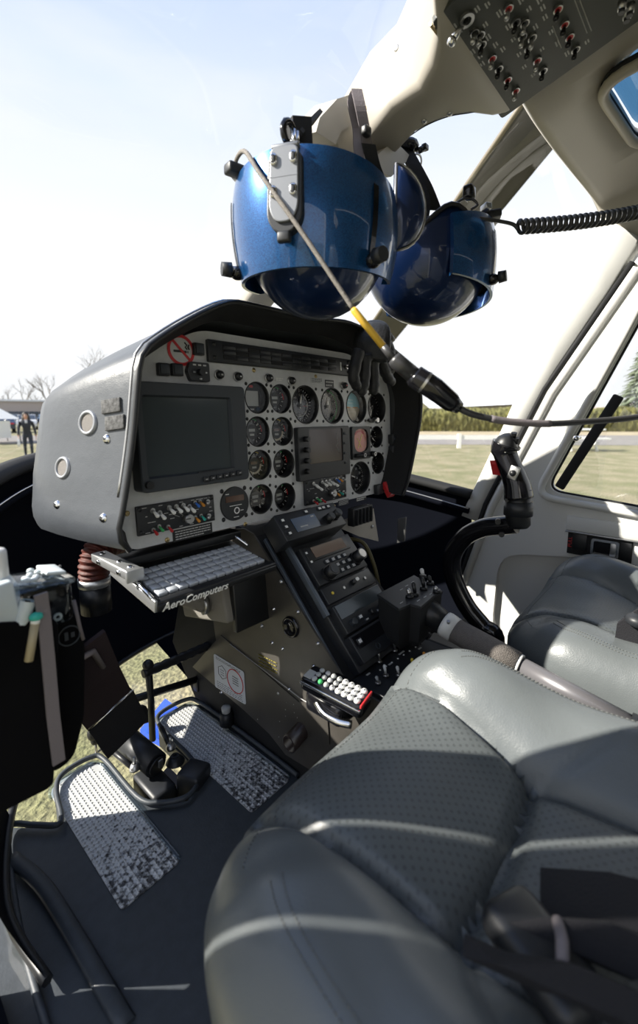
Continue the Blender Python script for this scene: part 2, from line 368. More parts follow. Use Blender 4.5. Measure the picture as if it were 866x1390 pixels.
    def build(s, name, parent=None, world=False, at=None, kind=None, label=None):
        o = bpy.data.objects.new(name, s.mesh(name)); COL.objects.link(o)
        if parent is not None:
            o.parent = parent
            if world: o.matrix_parent_inverse = WM[parent.name].inverted()
        if at is not None: o.matrix_local = at
        if kind: o['kind'] = kind
        if label: o['label'] = label
        return o
WM = {}
def thing(name, label, cat, loc=(0, 0, 0), group=None):
    """an empty at the thing's base; loc is a point or a matrix"""
    o = bpy.data.objects.new(name, None); COL.objects.link(o); o.empty_display_size = 0.03
    Mx = loc if isinstance(loc, Matrix) else Matrix.Translation(Vector(loc))
    o.matrix_world = Mx; WM[o.name] = Mx.copy()
    o['label'] = label; o['category'] = cat
    if group: o['group'] = group
    return o
def tag(o, label, cat, group=None, kind=None):
    o['label'] = label; o['category'] = cat
    if group: o['group'] = group
    if kind: o['kind'] = kind
    return o
def struct(o): o['kind'] = 'structure'; return o
def copy_thing(src, label, loc, group=None):
    def cp(o, par):
        c = o.copy(); COL.objects.link(c); c.parent = par
        if par is not None: c.matrix_parent_inverse = o.matrix_parent_inverse.copy()
        for ch in o.children: cp(ch, c)
        return c
    r = cp(src, None); Mx = loc if isinstance(loc, Matrix) else Matrix.Translation(Vector(loc))
    r.matrix_world = Mx; WM[r.name] = Mx.copy(); r['label'] = label
    if group: r['group'] = group
    return r
def spline(pts, per=8, closed=False):
    P = [Vector(p) for p in pts]; n = len(P); out = []
    seg = n if closed else n - 1
    for i in range(seg):
        p0 = P[(i - 1) % n] if closed else P[max(i - 1, 0)]; p1 = P[i]; p2 = P[(i + 1) % n]; p3 = P[(i + 2) % n] if closed else P[min(i + 2, n - 1)]
        for k in range(per):
            t = k / per
            out.append(0.5 * ((2 * p1) + (p2 - p0) * t + (2 * p0 - 5 * p1 + 4 * p2 - p3) * t * t + (3 * p1 - p0 - 3 * p2 + p3) * t ** 3))
    if not closed: out.append(P[-1])
    return out
def rrect(w, h, r, n=4, c=(0, 0)):
    out = []
    for cx, cy, a in ((w / 2 - r, h / 2 - r, 0), (-w / 2 + r, h / 2 - r, 90), (-w / 2 + r, -h / 2 + r, 180), (w / 2 - r, -h / 2 + r, 270)):
        for k in range(n + 1):
            t = math.radians(a + 90 * k / n); out.append((c[0] + cx + r * math.cos(t), c[1] + cy + r * math.sin(t)))
    return out
def roundpoly(poly, r, n=4):
    out = []; m = len(poly)
    for i in range(m):
        p = Vector(poly[i]).to_2d(); a = Vector(poly[i - 1]).to_2d(); b = Vector(poly[(i + 1) % m]).to_2d()
        da = (a - p); db = (b - p); rr = min(r, da.length * .45, db.length * .45)
        p0 = p + da.normalized() * rr; p1 = p + db.normalized() * rr
        for k in range(n + 1):
            t = k / n; q = p0 * (1 - t) ** 2 + p * 2 * t * (1 - t) + p1 * t * t; out.append((q.x, q.y))
    return out
def text(s, size, matn, name, parent, at, shear=0.0, ext=0.0004, align='CENTER', bold=False):
    c = bpy.data.curves.new('txt', 'FONT'); c.body = s; c.size = size; c.shear = shear; c.extrude = ext; c.align_x = align; c.align_y = 'CENTER'
    c.resolution_u = 2
    if bold: c.offset = size * 0.02
    o = bpy.data.objects.new('txt', c); COL.objects.link(o)
    bpy.context.view_layer.update()
    me = bpy.data.meshes.new_from_object(o.evaluated_get(bpy.context.evaluated_depsgraph_get()))
    bpy.data.objects.remove(o); bpy.data.curves.remove(c)
    me.materials.clear(); me.materials.append(M[matn])
    q = bpy.data.objects.new(name, me); COL.objects.link(q); q.parent = parent; q.matrix_local = at
    return q
def carve(o, cutter_mesh):
    """cut holes once and keep the result as plain mesh"""
    c = bpy.data.objects.new('cut', cutter_mesh); COL.objects.link(c); c.matrix_world = o.matrix_world.copy() if o.parent is None else WM.get(o.parent.name, Matrix.Identity(4)).copy()
    md = o.modifiers.new('b', 'BOOLEAN'); md.object = c; md.operation = 'DIFFERENCE'; md.solver = 'EXACT'
    bpy.context.view_layer.update()
    me = bpy.data.meshes.new_from_object(o.evaluated_get(bpy.context.evaluated_depsgraph_get()))
    o.modifiers.clear(); o.data = me; bpy.data.objects.remove(c)
    return o
def T(x, y, z): return Matrix.Translation((x, y, z))
def RZ(a): return Matrix.Rotation(a, 4, 'Z')
def RX(a): return Matrix.Rotation(a, 4, 'X')
def RY(a): return Matrix.Rotation(a, 4, 'Y')
# ================================================================ SETTING: ground
GZ = -0.88
g = B('grass'); g.grid(lambda a, b: (-150 + 400 * a, -60 + 400 * b, GZ), 8, 8, smooth=False); struct(g.build('ground'))
def far_quad(name, matn, pts, dz=0.01):
    b = B(matn); t = bmesh.new(); t.faces.new([t.verts.new(p) for p in pts]); b._take(t); return struct(b.build(name))
def gpt(px, py, dz=0.0): p = AZ(px, py, GZ); p.z += dz; return p
far_quad('trim_road', 'asphalt', [gpt(470, 603, .012), gpt(1150, 606, .012), gpt(1150, 592, .012), gpt(470, 590, .012)])
far_quad('trim_verge', 'drygrass', [gpt(470, 590, .008), gpt(1150, 592, .008), gpt(1150, 583, .008), gpt(470, 583, .008)])
far_quad('trim_parking', 'asphalt', [gpt(-330, 606, .012), gpt(240, 600, .012), gpt(240, 590, .012), gpt(-330, 594, .012)])

# ================================================================ SETTING: cabin shell
CX = 0.70                                      # centreline of the aircraft
SILL = [(0.07, 0.56, 0.46), (0.06, 0.72, 0.505), (0.12, 0.92, 0.555), (0.22, 1.06, 0.590), (0.34, 1.17, 0.610), (0.50, 1.25, 0.622), (CX, 1.285, 0.626),
        (0.90, 1.25, 0.615), (1.06, 1.16, 0.590), (1.18, 1.02, 0.555), (1.265, 0.86, 0.522), (1.31, 0.70, 0.492), (1.335, 0.545, 0.465)]
sill = spline(SILL, 6)
NS = len(sill)
LOW = []                                       # lower edge of the nose skin
for p in sill:
    LOW.append(Vector((CX + (p.x - CX) * 0.93, 0.5 + (p.y - 0.5) * 0.90, 0.02 + 0.04 * max(0, (p.y - 0.8)))))
b = B('navy')
rows = [[p + Vector((0, 0, 0)) for p in sill]]
KROW = (0.12, 0.25, 0.4, 0.5, 0.62, 0.75, 0.88, 1.0)
for k in KROW:
    rows.append([p.lerp(q, k) + Vector(((p.x - CX) * 0.05, (p.y - 0.5) * 0.05, 0)) * math.sin(PI * k) for p, q in zip(sill, LOW)])
# the side of the chin window reaches up the near flank of the nose
J0, J1 = 11, 22
pane = B('glass'); pane.loft([[r[j] for j in range(J0, J1)] for r in rows[5:]], closed=False); struct(pane.build('window_6'))
b.loft(rows[:6], closed=False)
b.loft([r[J1 - 1:] for r in rows[5:]], closed=False); b.loft([r[:J0 + 1] for r in rows[5:]], closed=False)
nose = struct(b.build('wall_nose'))
b = B('matt')
b.tube([p + Vector((0, 0, 0.004)) for p in sill], 0.016, 8, squash=(1.6, 1))
b.use('navy'); b.tube([Vector((CX + (p.x - CX) * .965, .5 + (p.y - .5) * .965, p.z - 0.045)) for p in sill], 0.010, 8)
b.use('steel'); b.tube([Vector((CX + (p.x - CX) * .957, .5 + (p.y - .5) * .957, p.z - 0.036)) for p in sill], 0.0022, 6)
struct(b.build('trim_sill'))
# windshield top edge (header) and centre post
HEAD_R = [(0.875, 0.31, 1.265), (0.95, 0.302, 1.248), (1.06, 0.298, 1.246), (1.17, 0.288, 1.240), (1.26, 0.272, 1.225), (1.305, 0.260, 1.208), (1.325, 0.240, 1.16)]
def mir(p): return (2 * CX - p[0], p[1], p[2])
POST = [(CX, 1.285, 0.63), (CX, 0.87, 1.055), (CX, 0.50, 1.315), (CX, 0.31, 1.36)]
def coons(bottom, top, nv=14, bulge=0.05):
    rows = []
    for j in range(nv + 1):
        t = j / nv; r = []
        for a, c in zip(bottom, top):
            p = Vector(a).lerp(Vector(c), t)
            n = Vector((p.x - CX, 0.6, 0.5)).normalized() * bulge * math.sin(PI * t)
            r.append(p + n)
        rows.append(r)
    return rows
half = NS // 2
def resample(pts, n):
    P = [Vector(p) for p in pts]; L = [0]
    for a, c in zip(P[:-1], P[1:]): L.append(L[-1] + (c - a).length)
    out = []
    for i in range(n):
        s_ = L[-1] * i / (n - 1); k = 0
        while k < len(L) - 2 and L[k + 1] < s_: k += 1
        out.append(P[k].lerp(P[k + 1], (s_ - L[k]) / max(1e-9, L[k + 1] - L[k])))
    return out
tipR = [(CX + .03, 0.31, 1.34)] + HEAD_R
botR = resample(sill[half:], 24); topR = resample(spline(tipR, 5), 24)
botL = resample(list(reversed(sill[:half + 1])), 24); topL = resample(spline([mir(p) for p in tipR], 5), 24)
for nm, bo, to in (('window_2', botR, topR), ('window_1', botL, topL)):
    b = B('glass'); b.loft(coons(bo, to), closed=False); struct(b.build(nm))
# centre post: neck below the overhead console, then a slim post down to the nose
def sec(y, zb, xl, xr, h, r=0.012, tilt=0.0):
    w = xr - xl; c = (xl + xr) / 2
    return [Vector((c + p[0], y + tilt * (p[1] / h), zb + h / 2 + p[1])) for p in rrect(w, h, min(r, w * .3, h * .3), 3)]
secs = [sec(0.18, 1.30, .50, .93, 0.10, .03), sec(0.30, 1.262, .535, .895, 0.11, .03), sec(0.328, 1.238, .575, .872, 0.125, .02, .02), sec(0.352, 1.226, .622, .842, 0.13, .02, .03),
        sec(0.38, 1.221, .652, .800, 0.13, .02, .04), sec(0.42, 1.219, .682, .780, 0.125, .018, .05), sec(0.475, 1.217, .687, .775, 0.115, .016, .05),
        sec(0.535, 1.186, .690, .772, 0.10, .014, .05)]
b = B('beige'); b.loft(secs); struct(b.build('trim_centre_neck'))
pp = []
for k, (y, z) in enumerate(((0.50, 1.212), (0.55, 1.178), (0.70, 1.083), (0.86, 0.975), (1.03, 0.82), (1.20, 0.66), (1.27, 0.58))):
    pp.append(sec(y, z, .692, .772, 0.085, .014, .05))
b = B('beige'); b.loft(pp); struct(b.build('trim_centre_post'))
b = B('steel')
for px, py, y in ((514, 87, .44), (604, 127, .40), (570, 142, .425)):
    pass
for p in ((0.766, 0.385, 1.2205), (0.752, 0.425, 1.2185)):
    b.lathe([(0, -0.0035), (0.004, -0.003), (0.0055, 0.0), (0.0055, 0.003)], 12, p)
for p in ((0.6845, 0.44, 1.30),):
    b.ball(p, (0.003, 0.006, 0.006), 10)
struct(b.build('trim_screws'))
# seam strip on the neck
b = B('matt'); b.tube([(0.690, .474, 1.2165), (0.772, .474, 1.2165)], 0.0012, 5)
b.tube(spline([(.772, .474, 1.2165), (.764, .43, 1.2178), (.770, .39, 1.2195), (.790, .36, 1.2225), (.805, .345, 1.2275)], 6), 0.0009, 5); struct(b.build('trim_neck_seam'))
# roof skin
b = B('beige')
head = spline([(p[0], p[1], p[2]) for p in HEAD_R], 5)
def roof_rows(hd):
    R = []
    R.append([p + Vector((0, 0.012, 0.02)) for p in hd]); R.append([p + Vector((0, -0.004, 0.0)) for p in hd])
    for d, up in ((0.02, 0.006), (0.06, 0.018), (0.14, 0.035), (0.3, 0.05), (0.6, 0.06), (1.1, 0.06)):
        R.append([p + Vector((0, -d, up * (1 if p.z > 1.2 else .5))) for p in hd])
    return R
hr = [Vector((.80, .318, 1.275))] + head + [Vector((1.345, .23, 1.10))]
hl = [Vector(mir(p)) for p in hr]
b.loft(roof_rows(hr), closed=False)
ceiling = struct(b.build('ceiling'))
ceiling.modifiers.new('s', 'SOLIDIFY').thickness = 0.02; ceiling.modifiers['s'].offset = 1
bpy.context.view_layer.update()
ceiling.data = bpy.data.meshes.new_from_object(ceiling.evaluated_get(bpy.context.evaluated_depsgraph_get())); ceiling.modifiers.clear()
win_poly = roundpoly([(0.925, 0.205), (1.20, 0.175), (1.22, -0.35), (0.915, -0.35)], 0.06, 6)
c = B('beige'); c.prism(win_poly, 1.1, 1.5); carve(ceiling, c.mesh('cut'))
for p in ceiling.data.polygons: p.use_smooth = True
b = B('roofglass'); b.prism([(x, y) for x, y in win_poly], 1.300, 1.303); struct(b.build('window_4'))
b = B('beige')
ringp = [Vector((x, y, 1.262 + (0.2 - y) * .06 if y > 0 else 1.288)) for x, y in win_poly]
b.tube(ringp, 0.009, 8, loop=True); b.use('matt'); b.tube([p + Vector((0, 0, .012)) for p in ringp], 0.006, 6, loop=True); struct(b.build('trim_roof_window'))
b = B('beige'); b.loft(roof_rows(hl), closed=False)
# middle strip between both halves
b.loft([[Vector((.60, y, z)), Vector((CX, y, z + .012)), Vector((.80, y, z))] for y, z in ((.30, 1.30), (.0, 1.325), (-.8, 1.335))], closed=False)
struct(b.build('ceiling_side'))
# right windshield pillar
PILL = [((1.325, .255, 1.195), (1.335, .165, 1.12)), ((1.325, .31, 1.06), (1.335, .222, 1.01)), ((1.325, .39, .87), (1.335, .335, .82)), ((1.33, .47, .66), (1.34, .43, .62)), ((1.33, .545, .472), (1.34, .495, .452)), ((1.335, .575, .40), (1.345, .52, .385))]
def pillar(sgn, name):
    b = B('offwhite'); R = []
    for a, c in (PILL if sgn > 0 else PILL[:-1]):
        a = Vector(a); c = Vector(c)
        if sgn < 0: a = Vector(mir(a)); c = Vector(mir(c))
        d = Vector((sgn, 0, 0))
        R.append([a + d * .0, a.lerp(c, .08) - d * .012, c.lerp(a, .10) - d * .012, c, c + d * .05, a + d * .05])
    b.loft(R); return struct(b.build(name))
pillar(1, 'trim_pillar_right'); pillar(-1, 'trim_pillar_left')
# far door with its window
DX = 1.33
MD_ = frame((DX, 0, 0), (0, -1, 0), (0, 0, 1))         # u = aft, v = up, w = into the cabin
def dyz(y, z): return (-y, z)
outer = [dyz(*p) for p in ((.575, .16), (.495, .447), (.352, .785), (.185, 1.07), (.155, 1.115), (-.45, 1.13), (-.55, 1.08), (-.55, .02), (-.50, -.02), (.56, -.02), (.60, .03))]
hole = [dyz(*p) for p in ((.336, .506), (.163, .93), (.126, 1.02), (-.40, 1.03), (-.46, 1.0), (-.46, .47), (-.40, .44), (.0, .478))]
b = B('offwhite'); b.prism(outer, -0.04, 0.0, 0.006); door = b.build('door_1', None)
door.matrix_world = MD_; WM['door_1'] = MD_
bpy.context.view_layer.update()
cb = B('offwhite'); cb.prism(roundpoly(hole, .045, 6), -0.1, 0.1)
def carve_at(o, me, Mx):
    c = bpy.data.objects.new('cut', me); COL.objects.link(c); c.matrix_world = Mx
    md = o.modifiers.new('b', 'BOOLEAN'); md.object = c; md.operation = 'DIFFERENCE'; md.solver = 'EXACT'
    bpy.context.view_layer.update()
    nm = bpy.data.meshes.new_from_object(o.evaluated_get(bpy.context.evaluated_depsgraph_get()))
    o.modifiers.clear(); o.data = nm; bpy.data.objects.remove(c)
carve_at(door, cb.mesh('cut'), MD_)
cb = B('offwhite'); cb.prism(roundpoly([dyz(.45, .30), dyz(.20, .34), dyz(.10, .33), dyz(.10, .05), dyz(.46, .03)], .07, 6), -0.02, 0.1)
carve_at(door, cb.mesh('cut'), MD_)
struct(door)
b = B('offwhite')
hp = roundpoly([dyz(.358, .490), dyz(.173, .935), dyz(.138, 1.035), dyz(-.41, 1.045), dyz(-.478, 1.0), dyz(-.478, .45), dyz(-.40, .425), dyz(.0, .463)], .05, 6)
b.tube([(x, y, 0.004) for x, y in hp], 0.010, 8, loop=True, squash=(1, 1.2))
b.use('matt'); b.tube([(p[0], p[1], -0.012) for p in roundpoly(hole, .045, 6)], 0.005, 6, loop=True)
# front edge of the door: rolled flange beside the seam, dark seal
b.use('offwhite'); b.tube([dyz(*p) + (0.0,) for p in ((.555, .18), (.480, .440), (.338, .775), (.172, 1.06))], 0.012, 8)
o = b.build('door_moulding', door)
b = B('matt'); b.tube([dyz(*p) + (0.004,) for p in ((.61, .05), (.572, .17), (.498, .447), (.356, .785), (.182, 1.075))], 0.007, 6); b.build('door_seal', door)
b = B('offwhite'); b.box((-.19, .425, .003), (.17, .040, .012), .003, rot=Matrix.Rotation(math.radians(-.5), 3, 'Z')); b.use('steel'); b.box((-.19, .404, .006), (.17, .004, .016), .001); b.build('pull_ledge', door)
# latch plate
dh = B('matt'); dh.box((-.196, .374, .002), (.146, .066, .006), .002); dh.use('black'); dh.box((-.240, .377, .006), (.034, .046, .004), .001); dh.box((-.137, .372, .0055), (.024, .05, .003), .001)
dho = dh.build('latch_plate', door)
dh = B('chrome'); dh.ring((0, 0, 0), 0, 0, 0.001, 4) if False else None
o_ = rrect(.062, .046, .006); i_ = rrect(.050, .034, .004)
dh.loft([[(-.181 + p[0], .373 + p[1], z) for p in q] for q, z in ((o_, .004), (o_, .014), (i_, .014), (i_, .004))], caps=(False, False), smooth=False)
dh.use('gloss'); dh.box((-.187, .373, .006), (.036, .034, .003), 0); dh.use('steel'); dh.box((-.163, .373, .008), (.013, .034, .004), .001)
dh.build('latch_handle', dho)
text('PULL', .013, 'red', 'latch_lettering', dho, T(-.262, .374, .0056) @ RZ(PI / 2))
b = B('glass'); b.prism(roundpoly(hole, .045, 6), -.024, -.021); struct(b.build('window_3')).matrix_world = MD_
# window vent strut of the far door
t_ = thing('vent_strut', 'flat black vent scoop bar with a chrome thumb stud on the far door window', 'strut', MD_)
b = B('matt'); p0 = on(MD_, 760, 660, .03); p1 = on(MD_, 838, 540, .03)
d_ = Vector(p1) - Vector(p0); an = math.atan2(d_.y, d_.x); mid = (Vector(p0) + Vector(p1)) / 2
b.box((mid.x, mid.y, .026), (d_.length + .012, .024, .012), .004, rot=Matrix.Rotation(an, 3, 'Z')); b.build('bar', t_)
b = B('chrome'); q = on(MD_, 786, 596, .02); b.cyl((q[0] - .006, q[1] + .002, -.02), (q[0] - .006, q[1] + .002, .022), .004); b.ball((q[0] - .006, q[1] + .002, .026), .008); b.build('stud', t_)

# floor, mat
def ring_floor(z): pass
floor_poly = [(.07, -.9), (.07, .62), (.115, .80), (.145, .86), (.175, .825), (.205, .80), (.222, .87), (.245, .905), (.300, .908), (.322, .88), (.325, .74), (.345, .70), (.385, .672), (.425, .70), (.437, .75),
              (.440, .88), (.462, .925), (.535, .925), (.560, .89), (.70, .89), (.70, -.9)]
b = B('black'); b.prism(floor_poly, -.035, -.006); b.prism([(.70, -.9), (.70, .95), (1.25, .95), (1.32, .6), (1.32, -.9)], -.035, -.006); struct(b.build('floor'))
mt = thing('floor_mat', 'dark grey moulded rubber floor mat under both tread plates', 'mat', (.2, .4, -.006))
b = B('mat_rubber'); b.prism([(x, y) for x, y in floor_poly[:-2]] + [(.558, -.9)], -.006, 0.0, .002)
b.build('sheet', mt, world=True)
b = B('mat_rubber')
edge = [(.095, -.3, .004), (.098, .3, .006), (.105, .60, .008), (.128, .78, .010), (.146, .845, .012), (.175, .815, .012), (.207, .79, .010), (.224, .865, .012), (.247, .898, .014), (.300, .901, .014), (.318, .875, .012),
        (.321, .74, .010), (.342, .697, .010), (.385, .669, .012), (.428, .697, .010), (.440, .75, .010), (.444, .875, .012), (.464, .918, .014), (.535, .918, .014), (.553, .88, .012), (.556, .70, .012), (.556, .55, .010)]
b.tube(spline(edge, 5), 0.0048, 8); b.build('rolled_edge', mt, world=True)
b = B('mat_rubber'); b.tube(spline([(.130, .78, .012), (.150, .70, .010), (.158, .60, .007), (.165, .45, .003)], 5), 0.0075, 8, squash=(1.5, .6)); b.build('ridge', mt, world=True)
# belly: chin window between the floor edge and the nose skin, with frames
b = B('glass')
front = [(.07, .62, -.03), (.115, .80, -.03), (.2, .93, -.035), (.35, .98, -.035), (.56, .97, -.035)]
b.loft([resample(spline(front, 4), 12), resample([p for p in LOW if p.x < .66], 12)], closed=False); struct(b.build('window_5'))
b = B('black')
b.tube([p for p in LOW if p.x < .7], .007, 6); struct(b.build('trim_chin'))
b = B('navy')
b.loft([resample([p for p in LOW if p.x >= .60], 12), resample([(.60, .9, -.03), (1.2, .93, -.03), (1.32, .6, -.03)], 12)], closed=False)
struct(b.build('wall_belly'))
# cabin side below the near door, rear bulkhead
b = B('navy'); b.box((.06, .1, -.0), (.02, 1.0, .06)); struct(b.build('baseboard_left'))
b = B('beige'); b.box((CX, -.95, .55), (1.3, .04, 1.5)); struct(b.build('wall_rear'))

# unseen open near door, made solid with slits to shade the near seat
b = B('offwhite')
def dslit(x0, z0, z): return x0 - .382 * (z - z0)
strip = [(.050, .02), (.045, .10)] + [(dslit(-.184, .74, z), z) for z in (.36, 1.22)] + [(dslit(-.324, .84, z), z) for z in (1.22, .36)] + [(-.142, .02)]
panel_ = [(dslit(-.334, .84, z), z) for z in (.36, 1.22)] + [(-1.25, 1.22), (-1.25, .02), (-.150, .02)]
b.prism(strip, -.003, .003); b.prism(panel_, -.003, .003); b.box((-.7, .05, 0), (1.0, .06, .05)); b.box((-.7, 1.19, 0), (1.0, .06, .05))
o = b.build('door_shade'); struct(o); o.matrix_world = frame((0, .60, 0), (1, 0, 0), (0, 0, 1))
b = B('black'); b.box((-.02, .585, .20), (.18, .02, .03)); b.box((-.05, .585, .42), (.20, .02, .03)); struct(b.build('trim_hinge'))

# rear cabin door and side, closed
b = B('offwhite'); b.box((.05, -.64, .55), (.04, .60, 1.2)); struct(b.build('wall_left_rear'))
b = B('beige'); b.box((CX, -.45, 1.34), (1.36, 1.05, .03)); struct(b.build('ceiling_rear'))
# ================================================================ INSTRUMENT PANEL
PT3 = math.radians(3)
MP = frame((0, .66, .508), (1, 0, 0), (0, math.sin(PT3), math.cos(PT3)))
def pan(px, py, w=0.0): return on(MP, px, py, w)
def at_pan(px, py, w=0.0):
    u, v = pan(px, py, w); return MP @ T(u, v, w)
panel = thing('instrument_panel', 'grey painted instrument panel plate under the padded hood, full of round cut-outs', 'instrument panel', MP)
V0 = 0.508
outl = [(.305, 0), (1.025, 0), (1.050, .02), (1.050, .27), (1.02, .315), (.87, .355), (.455, .355), (.335, .30), (.300, .26), (.284, .02)]
outl = roundpoly(outl, .024, 5)
b = B('panel'); b.prism(outl, -.003, 0.0); plate = b.build('face_plate', panel)
GAUGES = [  # px, py, bore radius, style, needle angle, label
 (349, 540, .0295, 'digital', 0, 'round clock gauge with a pale rectangular readout and a red marker above'),
 (350, 586, .0285, 'arc', 40, 'small round engine gauge directly below the pale clock readout'),
 (353, 631, .0285, 'arc2', 200, 'small brown-tinted engine gauge, third down beside the big display'),
 (354.5, 677.5, .0285, 'arc', 150, 'lowest small engine gauge next to the round digital radio head'),
 (381, 541.5, .0285, 'arc', 300, 'small engine gauge with green arc, beside the pale clock readout'),
 (383.5, 585.5, .0285, 'arc2', 120, 'small engine gauge with an amber lower readout, beside the map unit top corner'),
 (385.5, 629, .0285, 'arc', 250, 'small engine gauge beside the lower edge of the map unit'),
 (387, 674.5, .0285, 'arc', 60, 'lowest small engine gauge of the column nearest the map unit'),
 (415, 549.5, .040, 'speed', 8, 'large black airspeed gauge with white scale and upright needle'),
 (451.5, 551, .040, 'alt', 20, 'large altimeter with green rimmed white numerals and upright needle'),
 (484, 552, .040, 'horizon', 0, 'artificial horizon gauge half blue and half sandy'),
 (511.5, 553.5, .039, 'dark', 200, 'large dark gauge at the outer end of the upper gauge row'),
 (511, 593, .0275, 'clock', 130, 'small clock gauge with white ticks beside the salmon compass'),
 (513, 628.5, .0275, 'dark', 330, 'small dark gauge with a pale glare stripe above the red tag'),
 (489.5, 648.5, .040, 'alt2', 290, 'large climb gauge under the salmon compass'),
]
cut = B('panel')
for px, py, r, *_ in GAUGES:
    u, v = pan(px, py); cut.cyl((u, v, -.05), (u, v, .05), r * 1.02, n=32)
carve_at(plate, cut.mesh('cut'), MP)
b = B('panel'); u0 = .30
b = B('matt'); b.prism(roundpoly([(.335, .004), (1.03, .004), (1.04, .02), (1.04, .26), (1.01, .305), (.865, .35), (.46, .35), (.345, .295), (.32, .25), (.31, .05)], .03, 3), -.075, -.070); struct(b.build('wall_panel_backing')).matrix_world = MP
for px, py in ((344.5, 502.5), (428.5, 511), (227, 733), (333, 711.5), (453.6, 687), (172.5, 697), (531, 642), (461, 491)):
    u, v = pan(px, py); b = B('brass'); b.lathe([(0, .0022), (.0028, .002), (.0045, .0004), (.0045, -.001)], 12, (u, v, 0)); b.use('black'); b.box((u, v, .0022), (.005, .0008, .0006)); b.build('screw', panel)

